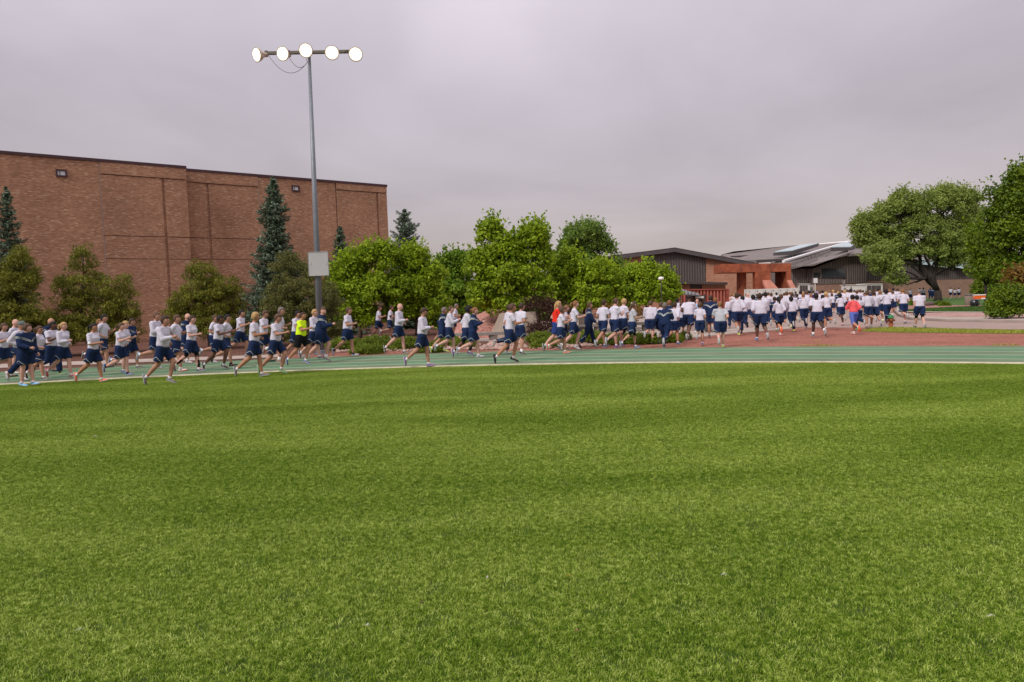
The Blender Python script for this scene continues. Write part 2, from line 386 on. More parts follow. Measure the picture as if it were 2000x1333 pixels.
# ---------------- artificial turf: patches of blades instanced over the field (one object)
M_blade = bpy.data.materials.new('turf_blade'); M_blade.use_nodes = True
t = M_blade.node_tree; b = t.nodes['Principled BSDF']; b.inputs['Roughness'].default_value = .65; b.inputs['Specular IOR Level'].default_value = .12
g = t.nodes.new('ShaderNodeNewGeometry')
def wn(scale, detail=5, vec=None, dist=0):
    n = t.nodes.new('ShaderNodeTexNoise'); n.inputs['Scale'].default_value = scale; n.inputs['Detail'].default_value = detail; n.inputs['Distortion'].default_value = dist
    t.links.new(vec if vec is not None else g.outputs['Position'], n.inputs['Vector']); return n.outputs[0]
a = t.nodes.new('ShaderNodeAttribute'); a.attribute_name = 'tone'
mp = t.nodes.new('ShaderNodeMapping'); mp.inputs['Scale'].default_value = (.3, 1.2, 1); mp.inputs['Rotation'].default_value = (0, 0, .22); t.links.new(g.outputs['Position'], mp.inputs[0])
def mr(src, a0, a1, b0, b1):
    n = t.nodes.new('ShaderNodeMapRange'); n.inputs[1].default_value = a0; n.inputs[2].default_value = a1; n.inputs[3].default_value = b0; n.inputs[4].default_value = b1
    t.links.new(src, n.inputs[0]); return n.outputs[0]
def ma(op, x, y):
    n = t.nodes.new('ShaderNodeMath'); n.operation = op
    for i, q in enumerate((x, y)):
        if isinstance(q, float): n.inputs[i].default_value = q
        else: t.links.new(q, n.inputs[i])
    return n.outputs[0]
big = mr(wn(.55, 6, mp.outputs[0], .4), .35, .65, -.13, .13)  # broad bands: light off the leaning pile, put into the blade colour
mid = mr(wn(24.0, 4), .3, .7, -.30, .30)
val = ma('ADD', ma('ADD', ma('MULTIPLY', a.outputs['Fac'], .85), big), mid)
rp = t.nodes.new('ShaderNodeValToRGB'); cr = rp.color_ramp
cr.elements[0].color = (.045, .110, .001, 1); cr.elements[1].color = (.54, .64, .165, 1); cr.elements.new(.5).color = (.215, .315, .022, 1)
t.links.new(val, rp.inputs[0]); t.links.new(rp.outputs[0], b.inputs['Base Color'])
tr = t.nodes.new('ShaderNodeBsdfTranslucent'); t.links.new(rp.outputs[0], tr.inputs[0])
mxs = t.nodes.new('ShaderNodeMixShader'); mxs.inputs[0].default_value = .2
t.links.new(b.outputs[0], mxs.inputs[1]); t.links.new(tr.outputs[0], mxs.inputs[2]); t.links.new(mxs.outputs[0], t.nodes['Material Output'].inputs[0])

def blades(n, sx, sy, h0, h1, w0, lean, rg, base=None):
    """n bent blades (two triangles each) in a sx x sy patch"""
    p = np.zeros((n, 3))
    if base is None:
        p[:, 0] = rg.uniform(-sx / 2, sx / 2, n); p[:, 1] = rg.uniform(-sy / 2, sy / 2, n)
    else: p[:] = base
    a = rg.uniform(0, 2 * math.pi, n); d = np.c_[np.cos(a), np.sin(a), np.zeros(n)]
    a2 = a + math.pi / 2 + rg.normal(0, .5, n); sd_ = np.c_[np.cos(a2), np.sin(a2), np.zeros(n)]
    h = rg.uniform(h0, h1, n)[:, None]; l = np.abs(rg.normal(lean, lean * .6, n))[:, None]
    wv = rg.uniform(.6, 1.3, n)[:, None] * w0
    up = np.array([0, 0, 1.0])
    v0 = p - sd_ * wv / 2; v1 = p + sd_ * wv / 2
    mid_ = p + up * h * .65 + d * l * h * .35
    v2 = mid_ + sd_ * wv / 2.4; v3 = mid_ - sd_ * wv / 2.4
    v4 = p + up * h * .9 + d * l * h * 1.15
    V = np.stack([v0, v1, v2, v3, v4], 1).reshape(-1, 3)
    i = np.arange(n)[:, None] * 5
    F = np.concatenate([i + np.array([[0, 1, 2]]), i + np.array([[0, 2, 3]]), i + np.array([[3, 2, 4]])], 0)
    tone = rg.uniform(0, 1, n)
    return V, F, np.concatenate([tone, tone, tone])
def with_tone(me, tone):
    at_ = me.attributes.new('tone', 'FLOAT', 'FACE'); at_.data.foreach_set('value', np.asarray(tone, dtype=np.float32)); return me
V, F, T_ = blades(8000, .74, .74, .011, .026, .0031, .75, rng)
patch_me = with_tone(np_mesh('turf_patch', V, F, M_blade), T_)
patch = bpy.data.objects.new('turf_patch', patch_me)
# patch centres over the part of the field seen (and some way around it)
cells = []
step = .5
for iy in range(int(2.0 / step), int(22 / step)):
    y = iy * step
    hw = y * .78 + 2.5
    for ix in range(int(-hw / step), int(hw / step) + 1):
        x = ix * step
        if math.hypot(x - CX, y - CY) < RK - .30: cells.append((x, y, .004))
        elif math.hypot(x - CX, y - CY) < RK + .1:
            k = (RK - .29) / math.hypot(x - CX, y - CY); cells.append((CX + (x - CX) * k, CY + (y - CY) * k, .004))
cells = np.array(cells)
me = bpy.data.meshes.new('turf_grass'); me.vertices.add(len(cells)); me.vertices.foreach_set('co', cells.astype(np.float32).ravel()); me.update()
ra_ = me.attributes.new('rot', 'FLOAT_VECTOR', 'POINT')
rot = np.zeros((len(cells), 3), dtype=np.float32); rot[:, 2] = rng.uniform(0, 6.28, len(cells)); ra_.data.foreach_set('vector', rot.ravel())
me.materials.append(M_blade)
turf = link('turf_grass', me); tag(turf, 'short green artificial turf blades covering the sports field', 'turf', kind='stuff')
ng = bpy.data.node_groups.new('turf', 'GeometryNodeTree')
ng.interface.new_socket(name='Geometry', in_out='INPUT', socket_type='NodeSocketGeometry'); ng.interface.new_socket(name='Geometry', in_out='OUTPUT', socket_type='NodeSocketGeometry')
gi = ng.nodes.new('NodeGroupInput'); go = ng.nodes.new('NodeGroupOutput'); io = ng.nodes.new('GeometryNodeInstanceOnPoints'); oi = ng.nodes.new('GeometryNodeObjectInfo')
oi.inputs['Object'].default_value = patch
na = ng.nodes.new('GeometryNodeInputNamedAttribute'); na.data_type = 'FLOAT_VECTOR'; na.inputs['Name'].default_value = 'rot'
ng.links.new(gi.outputs[0], io.inputs['Points']); ng.links.new(oi.outputs['Geometry'], io.inputs['Instance'])
e2r = ng.nodes.new('FunctionNodeEulerToRotation'); ng.links.new(na.outputs[0], e2r.inputs[0]); ng.links.new(e2r.outputs[0], io.inputs['Rotation'])
ng.links.new(io.outputs[0], go.inputs[0])
md = turf.modifiers.new('turf', 'NODES'); md.node_group = ng

# small litter on the turf: pale fibres, leaves and seeds, one object each
def litter(px, py, label, col, l, wdt, rz):
    p = G(px, py, .045); m = mat('litter', tuple(c * .62 for c in col), .8, .2, 60); l *= .55; wdt *= .5
    n = 7; V = []; F = []
    for i in range(n):
        u = i / (n - 1) - .5; ww = wdt * (1 - (2 * u) ** 2 * .85); zz = .006 * math.cos(u * 5) + .004 * math.sin(i * 2.1)
        V += [(u * l, -ww / 2, zz), (u * l, ww / 2, zz + .003)]
    for i in range(n - 1): F.append((2 * i, 2 * i + 2, 2 * i + 3, 2 * i + 1))
    o = link('leaf', np_mesh('leaf', V, F, m)); o.location = p; o.rotation_euler = (.1, 0, rz)
    tag(o, label, 'litter', 'litter lying on the turf')
for a_ in [(718, 1221, 'small white scrap lying on the turf below the middle of the field', (.7, .66, .6), .045, .02, .2),
           (952, 1128, 'pale shrivelled leaf lying on the turf near the centre', (.6, .56, .5), .05, .022, 1.0),
           (824, 1178, 'dark brown dead leaf lying on the turf', (.16, .09, .06), .06, .02, .4),
           (1127, 1232, 'reddish brown dead leaf lying on the turf, rightmost of the brown ones', (.30, .14, .09), .06, .02, -.2),
           (1112, 1124, 'yellow grass straw lying flat on the turf', (.5, .33, .04), .09, .006, .1),
           (1414, 1122, 'white straw lying on the turf right of the centre', (.68, .66, .6), .09, .01, .3),
           (1935, 1203, 'pale straw lying on the turf near the right edge', (.6, .57, .5), .11, .01, .2),
           (186, 852, 'white scrap lying on the turf in front of the leftmost runners', (.7, .68, .62), .10, .03, .3),
           (196, 773, 'small white scrap close to the kerb in front of the runner in orange shoes', (.7, .68, .62), .10, .03, -.3),
           (155, 1230, 'pale straw lying on the turf at the lower left', (.6, .58, .5), .08, .008, .5),
           (1072, 795, 'tiny brown leaf lying on the turf not far from the kerb', (.3, .17, .10), .10, .03, .1)]:
    litter(*a_)

# rough grass blades on the strip by the road
M_gb = leaf_mat('grass_blade', (.17, .21, .02), (.46, .46, .07), .35)
poly = [(p.x, p.y) for p in gp(*strip_pts)]
def inside(x, y, poly):
    c = False; j = len(poly) - 1
    for i in range(len(poly)):
        if (poly[i][1] > y) != (poly[j][1] > y) and x < (poly[j][0] - poly[i][0]) * (y - poly[i][1]) / (poly[j][1] - poly[i][1]) + poly[i][0]: c = not c
        j = i
    return c
def grass_patch(name, poly, dens, h0, h1, wd, label, z=.01, m=None, lim=30000):
    xs = [p[0] for p in poly]; ys = [p[1] for p in poly]; B = []
    area = (max(xs) - min(xs)) * (max(ys) - min(ys)); n = int(min(area * dens, lim * 4))
    X = rng.uniform(min(xs), max(xs), n); Y = rng.uniform(min(ys), max(ys), n)
    B = [(x, y, z) for x, y in zip(X, Y) if inside(x, y, poly)][:lim]
    V, F, T_ = blades(len(B), 1, 1, h0, h1, wd, .5, rng, np.array(B))
    o = link(name, with_tone(np_mesh(name, V, F, m or M_gb), T_)); return tag(o, label, 'grass', kind='stuff')
grass_patch('rough_grass', poly, 420, .04, .12, .014, 'rough yellow green grass strip between the red gravel and the road')
poly2 = [(p.x, p.y) for p in gp((1748, 609), (1850, 611), (2060, 611.5), (2060, 600), (1900, 600.5), (1850, 602), (1800, 605))]
M_lb = leaf_mat('lawn_blade', (.045, .10, .014), (.09, .17, .03), .3)
grass_patch('lawn_grass', poly2, 90, .05, .10, .035, 'mown green lawn between the red gravel bed and the cooler table', .065, M_lb)
for k, (pa, lab) in enumerate([([(1555, 678), (1640, 677), (1642, 675), (1600, 673.5), (1560, 675.5)], 'thin weeds growing at the track edge in the red gravel'),
                    ([(1585, 668.8), (1606, 668.5), (1604, 666.5), (1588, 667)], 'small tuft of weeds in the red gravel'),
                    ([(1935, 676.5), (1992, 677.5), (1990, 673), (1940, 673)], 'weeds growing at the track edge far right')]):
    grass_patch('weeds', [(p.x, p.y) for p in gp(*pa)], 300, .015, .05, .012, lab)

# ================================================================== BUILDINGS
M_brick = brick_mat('brick_brown', (.265, .112, .060), (.47, .225, .135), (.37, .25, .17), .25, .08, tan=(.54, .36, .25), tanamt=.09)
M_brick2 = brick_mat('brick_tan', (.36, .155, .09), (.48, .235, .145), (.36, .22, .16), .3, .1, tan=(.46, .27, .19))
M_brick3 = brick_mat('brick_dull', (.24, .135, .095), (.32, .19, .14), (.30, .2, .155), .3, .1, tan=(.3, .19, .15))
M_coping = mat('coping_maroon', (.065, .03, .035), .6, .1, 2)
M_dark = mat('dark_metal', (.065, .052, .05), .5, .1, 3)
M_siding = mat('siding_brown', (.155, .125, .115), .55, .08, 1.5)
M_roof = mat('roof_metal', (.165, .135, .125), .7, .08, .5, spec=.4)
M_roofd = mat('roof_fascia', (.085, .072, .074), .5, .1, 1)
M_glass = mat('window_glass', (.03, .035, .04), .08, spec=.8)
M_glassb = mat('bright_window', (.62, .62, .66), .15, spec=.6)
M_skyl = mat('skylight_panel', (.42, .50, .53), .3, .05, 1)
M_white = mat('white_metal', (.55, .53, .50), .5, .08, 3)
M_corten = mat('weathered_steel', (.34, .095, .042), .75, .2, 1.4, col2=(.20, .05, .024), bump=.2, bscale=20)
M_corten2 = mat('weathered_steel_pale', (.42, .17, .12), .75, .12, 1.4)  # paler steel tone for the sloping feet
M_cgrey = mat('concrete_grey', (.15, .135, .12), .9, .2, 6, bump=.3, bscale=40)
M_ctan = mat('concrete_tan', (.42, .34, .27), .9, .08, 1.5, bump=.2, bscale=20)

def wall_panel(mb_list, name, O, U_, w0, w1, z0, z1, thick, off, m, parent):
    """box on a wall: O origin, U_ unit direction along it, spans w0..w1, z0..z1, face proud by off towards the camera side, with metre UVs"""
    nrm = Vector((U_.y, -U_.x, 0))      # towards the camera
    a = O + U_ * w0 + nrm * off; b_ = O + U_ * w1 + nrm * off; c = b_ - nrm * thick; d = a - nrm * thick
    V = [(*a.xy, z0), (*b_.xy, z0), (*c.xy, z0), (*d.xy, z0), (*a.xy, z1), (*b_.xy, z1), (*c.xy, z1), (*d.xy, z1)]
    F = [(0, 1, 5, 4), (1, 2, 6, 5), (2, 3, 7, 6), (3, 0, 4, 7), (4, 5, 6, 7), (3, 2, 1, 0)]
    me = np_mesh(name, V, F, m); uv = me.uv_layers.new(name='UVMap')
    uvs = {0: [(w0, z0), (w1, z0), (w1, z1), (w0, z1)]}
    for pi, p in enumerate(me.polygons):
        for k, li in enumerate(p.loop_indices):
            v = Vector(V[F[pi][k]])
            if pi in (0, 2): uv.data[li].uv = ((v - O).dot(U_), v.z)
            elif pi in (1, 3): uv.data[li].uv = ((v - O).dot(nrm), v.z)
            else: uv.data[li].uv = (v.x, v.y)
    return link(name, me, parent)

def on_wall(px, py, O, U_, off=0):
    """pixel -> (distance along the wall, height)"""
    nrm = Vector((U_.y, -U_.x, 0)); d = ray(px, py); Q = O + nrm * off
    k = (Q - Vector((0, 0, 0))).dot(nrm) / d.dot(nrm)
    p = d * k; return (p - Q).dot(U_), EYE + p.z

# ---- big brick building on the left
A = at(0, 297, 50); B = at(756, 355.5, 68.2)
A.z = 0; B.z = 0
U1 = (B - A).normalized(); O1 = A.copy()
ztop = on_wall(180, 309, O1, U1)[1] - .24
zt2 = ztop - .02
bb = thing('brick_building', 'huge windowless brown brick hall with dark maroon coping behind the pines', 'building', O1 + U1 * 12)
inv = Matrix.Translation(-(O1 + U1 * 12))
def bpart(o): o.matrix_parent_inverse = inv; return o
REC = 0.9                                  # the right-hand volume stands back
O2 = O1 - Vector((U1.y, -U1.x, 0)) * REC
s_step = on_wall(367, 400, O1, U1)[0]
s_end = on_wall(757, 420, O2, U1)[0]
base1 = wall_panel(None, 'wall', O1, U1, -22, s_step, -.1, ztop, 20, -.12, M_brick, bb); bpart(base1)
base2 = wall_panel(None, 'wall', O2, U1, s_step, s_end, -.1, zt2, 19, -.12, M_brick, bb); bpart(base2)
def panels(O, xs, zs_, gx, gz, off=.0, zt=ztop):
    """proud panels between vertical gap lines xs and horizontal joints zs_"""
    for i in range(len(xs) - 1):
        for j in range(len(zs_) - 1):
            bpart(wall_panel(None, 'brick_panel', O, U1, xs[i] + (gx if i else 0), xs[i + 1] - (gx if i < len(xs) - 2 else 0), zs_[j] + (gz if j else 0), zs_[j + 1], .115, off, M_brick, bb))
zz = lambda px, py, O: on_wall(px, py, O, U1)[1]
xx = lambda px, O: on_wall(px, 420, O, U1)[0]
# first volume: plain field to the joint, then bays
panels(O1, [-22, xx(199, O1)], [-.1, ztop], 0, 0)
panels(O1, [xx(201, O1), xx(322, O1), s_step], [-.1, zz(280, 507, O1), zz(280, 463, O1), zz(280, 347, O1)], .10, .06)
panels(O1, [xx(201, O1), s_step], [zz(280, 347, O1) + .07, ztop], .1, .05, .05)
panels(O2, [s_step, xx(408, O2), xx(507, O2)], [-.1, zz(440, 508, O2), zz(440, 467, O2), zz(440, 362, O2)], .10, .06)
panels(O2, [s_step, xx(507, O2)], [zz(440, 362, O2) + .07, zt2], .1, .05, .05)
panels(O2, [xx(508.5, O2), xx(657, O2)], [-.1, zt2], .1, .05)
panels(O2, [xx(659, O2), xx(738, O2), s_end], [-.1, zz(700, 478, O2), zz(700, 375, O2)], .10, .06)
panels(O2, [xx(659, O2), s_end], [zz(700, 375, O2) + .07, zt2], .1, .05, .05)
# pale sealant joints
for O, px in ((O1, 200), (O2, 507.7)):
    s0 = xx(px, O)
    bpart(wall_panel(None, 'expansion_joint', O, U1, s0 - .025, s0 + .025, 0, ztop, .05, -.02, mat('sealant', (.42, .33, .29), .8), bb))
# coping
for O, s0, s1, zt in ((O1, -22, s_step + .05, ztop), (O2, s_step + .06, s_end + .08, zt2)):
    bpart(wall_panel(None, 'coping', O, U1, s0, s1, zt, zt + .22, .5, .08, M_coping, bb))
# two little windows
for O, px, py in ((O1, 120, 338.5), (O2, 577.5, 368.5)):
    sx, sz = on_wall(px, py, O, U1, .06)
    wn_ = MB()
    nrm = Vector((U1.y, -U1.x, 0))
    def P3(s_, z_, o_): return O + U1 * s_ + nrm * o_ + Vector((0, 0, z_))
    W2, H2, fr = .36, .28, .12
    fr_mb = MB()
    for (a0, a1, b0, b1) in ((-W2, W2, H2 - fr, H2), (-W2, W2, -H2, -H2 + fr), (-W2, -W2 + fr, -H2 + fr, H2 - fr), (W2 - fr, W2, -H2 + fr, H2 - fr), (-.12, -.08, -H2 + fr, H2 - fr)):
        fr_mb.prism([P3(sx + a0, sz + b0, .0), P3(sx + a1, sz + b0, .0), P3(sx + a1, sz + b1, .0), P3(sx + a0, sz + b1, .0)], nrm * (.09 if a0 != -.12 else .05))
    fo = fr_mb.build('window', M_coping, bb); bpart(fo)
    pm = MB(); pm.prism([P3(sx - W2 + fr, sz - H2 + fr, .0), P3(sx + W2 - fr, sz - H2 + fr, 0), P3(sx + W2 - fr, sz + H2 - fr, 0), P3(sx - W2 + fr, sz + H2 - fr, 0)], nrm * .02)
    pm.build('pane', M_glassb, fo)

# ---- helpers for the buildings on the right, faces traced at one distance and given depth
def facade(name, px, Y, depth, m, parent, uvb=True):
    """polygon in picture coordinates standing at distance Y, extruded backwards"""
    P = [at(x, y, Y) for x, y in px]
    n = len(P); V = [tuple(p) for p in P] + [(p.x, p.y + depth, p.z) for p in P]
    ar = sum(P[i].x * P[(i + 1) % n].z - P[(i + 1) % n].x * P[i].z for i in range(n))
    f0 = tuple(range(n)); f1 = tuple(range(n, 2 * n))[::-1]; sides = [((i + 1) % n, i, n + i, n + (i + 1) % n) for i in range(n)]
    if ar < 0: f0 = f0[::-1]; f1 = f1[::-1]; sides = [s_[::-1] for s_ in sides]
    me = np_mesh(name, V, [f0, f1] + sides, m)
    if uvb:
        uv = me.uv_layers.new(name='UVMap')
        for p in me.polygons:
            for li in p.loop_indices:
                v = me.vertices[me.loops[li].vertex_index].co
                uv.data[li].uv = (v.x, v.z) if abs(p.normal.y) > .5 else (v.y, v.z)
    return link(name, me, parent)
def ribs(name, x0, x1, ytop, ybot, Y, n, m, parent, w=.09, d=.07):
    """standing ribs on metal siding; ytop/ybot are functions of the picture x"""
    mb = MB()
    for i in range(n):
        px = x0 + (x1 - x0) * (i + .5) / n
        a = at(px, ytop(px), Y); b_ = at(px, ybot(px), Y)
        mb.box(((a.x), Y - d / 2 - .002, (a.z + b_.z) / 2), (w, d, abs(a.z - b_.z) - .04))
    return tag(mb.build(name, m, parent), kind='stuff')
lin = lambda x0, y0, x1, y1: (lambda x: y0 + (y1 - y0) * (x - x0) / (x1 - x0))
def slab(name, P, t_, m, parent):
    """sloping roof sheet through world points P with thickness t_"""
    V = [tuple(p) for p in P] + [(p.x, p.y, p.z - t_) for p in P]; n = len(P)
    me = np_mesh(name, V, [tuple(range(n)), tuple(range(n, 2 * n))[::-1]] + [((i + 1) % n, i, n + i, n + (i + 1) % n) for i in range(n)], m)
    return link(name, me, parent)

# gabled gym: brick ends, dark ribbed middle
gg = thing('gabled_building', 'low brick building with a wide grey gable and dark ribbed metal front', 'building', at(1330, 600, 95).xy.to_3d())
gi_ = Matrix.Translation(-gg.location)
def gpart(o): o.matrix_parent_inverse = gi_; return o
gr = 612
gpart(facade('wall', [(1150, gr + 8), (1150, 505), (1208, 500), (1256, 496.5), (1256, gr + 4)], 95, 18, M_brick2, gg))
gpart(facade('siding', [(1256, 551), (1256, 495), (1318, 488), (1379, 501), (1379, 551)], 95.06, 18, M_siding, gg))
gpart(ribs('siding_rib', 1256, 1379, lambda x: (lin(1256, 496, 1318, 489.5) if x < 1318 else lin(1318, 489.5, 1379, 502))(x), lambda x: 549.5, 95.06, 24, M_dark, gg, .12, .10))
gpart(facade('wall', [(1256, gr), (1256, 551), (1379, 551), (1379, gr)], 95.0, 18, M_brick2, gg))
gpart(facade('wall', [(1379, gr), (1379, 501), (1480, 520), (1480, gr)], 95, 18, M_brick2, gg))
# roof: front fascia edge and planes going back
rl = [at(1150, 506, 94.2), at(1318, 484.5, 94.2), at(1482, 515, 94.2)]
rb = [Vector((p.x, 94.2 + 24, p.z)) for p in rl]
gpart(slab('roof', [rl[0], rl[1], rb[1], rb[0]], .55, M_roofd, gg)); gpart(slab('roof', [rl[1], rl[2], rb[2], rb[1]], .55, M_roofd, gg))
up = Vector((0, 0, .06)); bk = Vector((0, -.05, 0))
gpart(slab('ridge_flashing', [rl[0] + up + bk, rl[1] + up + bk, rl[1] + up + Vector((0, .6, 0)), rl[0] + up + Vector((0, .6, 0))], .05, M_roof, gg))
gpart(slab('ridge_flashing', [rl[1] + up + bk, rl[2] + up + bk, rl[2] + up + Vector((0, .6, 0)), rl[1] + up + Vector((0, .6, 0))], .05, M_roof, gg))
# far low roof edge + rooftop unit at the left
gpart(facade('roof_unit', [(1200, 500), (1200, 484), (1210, 484), (1210, 500)], 108, 2, M_white, gg))
# trellis to sky: low porch with flat roof in front
pr = thing('brick_porch', 'low brick annex with a flat dark roof in front of the gabled building', 'building', at(1370, 600, 86).xy.to_3d())
pi_ = Matrix.Translation(-pr.location)
def ppart(o): o.matrix_parent_inverse = pi_; return o
ppart(facade('roof', [(1315, 554.5), (1315, 549.5), (1421, 552), (1421, 556.5)], 84.6, 8, M_dark, pr))
ppart(facade('wall', [(1290, 610), (1290, 556), (1347, 556), (1347, 610)], 86, 6, M_brick2, pr))
ppart(facade('window', [(1347, 610), (1347, 556), (1371.5, 556.2), (1371.5, 610)], 86.2, 5.6, M_dark, pr))
ppart(facade('wall', [(1371.5, 610), (1371.5, 556.3), (1417, 557), (1417, 610)], 86, 6, M_brick2, pr))

# weathered steel portal
ct = thing('steel_portal', 'rust red weathered steel portal with splayed feet standing before the brick wall', 'portal', at(1480, 590, 83).xy.to_3d())
ci_ = Matrix.Translation(-ct.location)
def cpart(o): o.matrix_parent_inverse = ci_; return o
cpart(facade('beam', [(1410, 533), (1410, 516), (1545, 514.5), (1545, 530.5)], 83, 3.4, M_corten, ct))
cpart(facade('leg', [(1447, 590), (1447, 532.5), (1457.5, 532.3), (1457.5, 590)], 84.6, 1.6, M_corten, ct))
cpart(facade('leg', [(1475, 590), (1475, 532.2), (1505, 531.3), (1505, 590)], 83.01, .9, M_corten, ct))
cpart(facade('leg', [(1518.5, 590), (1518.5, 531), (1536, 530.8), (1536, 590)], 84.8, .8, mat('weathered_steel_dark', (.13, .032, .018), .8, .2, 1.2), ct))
cpart(facade('leg', [(1536, 590), (1536, 530.8), (1545, 530.6), (1545, 590)], 83.02, 2.4, M_corten, ct))
cpart(facade('side_panel', [(1430, 590), (1447, 560), (1447, 590)], 84.7, .5, M_corten, ct))
cpart(facade('side_panel', [(1465, 590), (1475, 560), (1475, 590)], 84.0, .5, M_corten, ct))
# splayed feet leaning forward
for (x0, x1, xb0, xb1) in ((1489, 1505, 1497, 1522), (1537, 1546, 1546, 1556)):
    a, b_, c, d = at(x0, 547.5, 82.98), at(x1, 547.5, 82.98), at(xb1, 566, 81.6), at(xb0, 566, 81.6)
    mb = MB(); mb.prism([a, b_, c, d], (0, .5, 0)); cpart(mb.build('foot', M_corten2, ct))
cpart(facade('seam', [(1447, 532), (1447, 516.2), (1447.7, 516.2), (1447.7, 532)], 82.97, .03, M_dark, ct))
cpart(facade('seam', [(1505, 531), (1505, 515.6), (1505.7, 515.6), (1505.7, 531)], 82.97, .03, M_dark, ct))

# long brown building with folded roofs
lb = thing('long_metal_building', 'long brown metal-clad building with brick base and folded roofs carrying skylights', 'building', at(1700, 590, 112).xy.to_3d())
li_ = Matrix.Translation(-lb.location)
def lpart(o): o.matrix_parent_inverse = li_; return o
YL = 104
lpart(facade('siding', [(1505, 560), (1505, 521), (1586, 520.5), (1586, 556)], YL, 14, M_siding, lb))
lpart(facade('siding', [(1586, 556), (1586, 519.5), (1655, 496), (1694, 497), (1694, 552.5)], YL - .3, 14, M_siding, lb))
lpart(facade('base_wall', [(1505, 600), (1505, 560), (1586, 556.3), (1694, 552.8), (1694, 598)], YL - .2, 14, M_brick3, lb))
lpart(ribs('siding_rib', 1547, 1586, lambda x: 521.5, lambda x: 556, YL, 9, M_dark, lb, .10, .09))
lpart(ribs('siding_rib', 1586, 1655, lin(1586, 521, 1655, 498), lambda x: lin(1586, 555, 1694, 552)(x), YL - .3, 13, M_dark, lb, .07, .05))
lpart(ribs('siding_rib', 1655, 1694, lambda x: 498.5, lambda x: 552, YL - .3, 9, M_dark, lb, .10, .09))
lpart(facade('downspout', [(1577, 556), (1577, 521), (1579, 521), (1579, 556)], YL - .5, .2, M_dark, lb))
for (x0, x1, y0, y1) in ((1589, 1602, 533, 543), (1605, 1653, 525, 543.5)):
    fo = lpart(facade('window', [(x0, y1), (x0, y0), (x1, y0), (x1, y1)], YL - .42, .2, M_dark, lb))
    pn = facade('pane', [(x0 + 1, y1 - 1), (x0 + 1, y0 + 1), (x1 - 1, y0 + 1), (x1 - 1, y1 - 1)], YL - .46, .03, M_glass, fo)
# right wing behind the elm
YR = 124
lpart(facade('siding', [(1694, 549), (1694, 502), (1740, 500), (1912, 520), (1912, 545.5)], YR, 20, M_siding, lb))
lpart(facade('base_wall', [(1694, 592), (1694, 549.2), (1912, 545.7), (1912, 590)], YR - .1, 20, M_brick3, lb))
lpart(ribs('siding_rib', 1694, 1912, lin(1694, 512, 1912, 521), lin(1694, 549, 1912, 545), YR, 60, M_dark, lb, .12, .10))
# roofs
def R(*q): return [at(x, y, Y) for x, y, Y in q]
lpart(slab('roof', R((1547, 521.5, 102.6), (1588, 520, 102.6), (1658, 494, 102.6), (1700, 484, 130), (1655, 477.5, 138), (1505, 514, 112)), .35, M_roof, lb))
lpart(slab('roof', R((1655, 496.5, 102.6), (1697, 494.5, 102.6), (1720, 478, 130), (1660, 478, 137)), .35, M_roof, lb))
lpart(slab('roof', R((1440, 510, 120), (1500, 507, 112), (1540, 505, 112), (1655, 477, 138.5), (1655, 472, 142), (1545, 480, 142), (1433, 491.5, 142), (1408, 498, 142)), .35, M_roof, lb))
lpart(slab('roof', R((1700, 501, 123), (1742, 499, 123), (1914, 521.5, 123), (1914, 505, 150), (1720, 476, 150), (1690, 480, 150)), .4, M_roof, lb))
lpart(facade('fascia', [(1478, 514), (1478, 508.3), (1534, 505.5), (1534, 510)], 111.5, .3, M_dark, lb))
lpart(facade('fascia', [(1428, 502.5), (1428, 500.5), (1464, 498.5), (1445, 503)], 118.5, .3, M_dark, lb))
# roof seams
sm = MB()
for i in range(18):
    k = i / 17; a = at(1549 + 40 * k, 521 - 1.5 * k, 102.5); b_ = at(1505 + 100 * k * 1.45, 513 - 36 * k, 112 + 26 * k)
    sm.tube([a + Vector((0, 0, .05)), b_ + Vector((0, 0, .05))], .035, 4)
lpart(tag(sm.build('roof_seam', M_roof, lb), kind='stuff'))
wf = MB(); wf.tube([at(1530, 511, 103.5), at(1658, 473, 139)], .24, 6); lpart(wf.build('white_ridge', mat('white_ridge', (.75, .73, .73), .5), lb))
wf = MB(); wf.tube([at(1600, 478, 141), at(1660, 472.5, 141)], .2, 6); lpart(wf.build('white_ridge', mat('white_ridge', (.75, .73, .73), .5), lb))
# skylights
for pts, side in (([(1512, 493.5, 113), (1549, 490, 113), (1599, 476, 124), (1563, 479.5, 124)], [(1512, 499.5), (1549, 498), (1599, 481.5)]),
                  ([(1624, 483.5, 113), (1662, 483, 113), (1672, 475, 122), (1648, 474.5, 122)], [(1624, 491), (1662, 489.5), (1672, 482)])):
    P = R(*pts)
    lpart(slab('skylight', [p + Vector((0, 0, .1)) for p in P], .12, M_skyl, lb))
    Q = [at(side[0][0], side[0][1], 113), at(side[1][0], side[1][1], 113), at(side[2][0], side[2][1], pts[2][2])]
    mb = MB(); mb.prism([P[0] - Vector((0, 0, .03)), P[1] - Vector((0, 0, .03)), Q[1], Q[0]], (0, .4, 0)); mb.prism([P[1] - Vector((0, 0, .03)), P[2] - Vector((0, 0, .03)), Q[2], Q[1]], (-.4, .1, 0))
    lpart(mb.build('skylight_curb', M_roofd, lb))
# clerestory glass seen through the elm, sky reflection put into its pale colour
lpart(facade('window', [(1795, 516), (1795, 506), (1812, 507), (1812, 518)], 122.6, .3, M_skyl, lb))
lpart(facade('window', [(1818, 520), (1818, 509), (1850, 511), (1850, 523)], 122.6, .3, M_skyl, lb))
lpart(facade('window', [(1866, 522.5), (1866, 514), (1882, 517), (1882, 525)], 122.6, .3, M_skyl, lb))

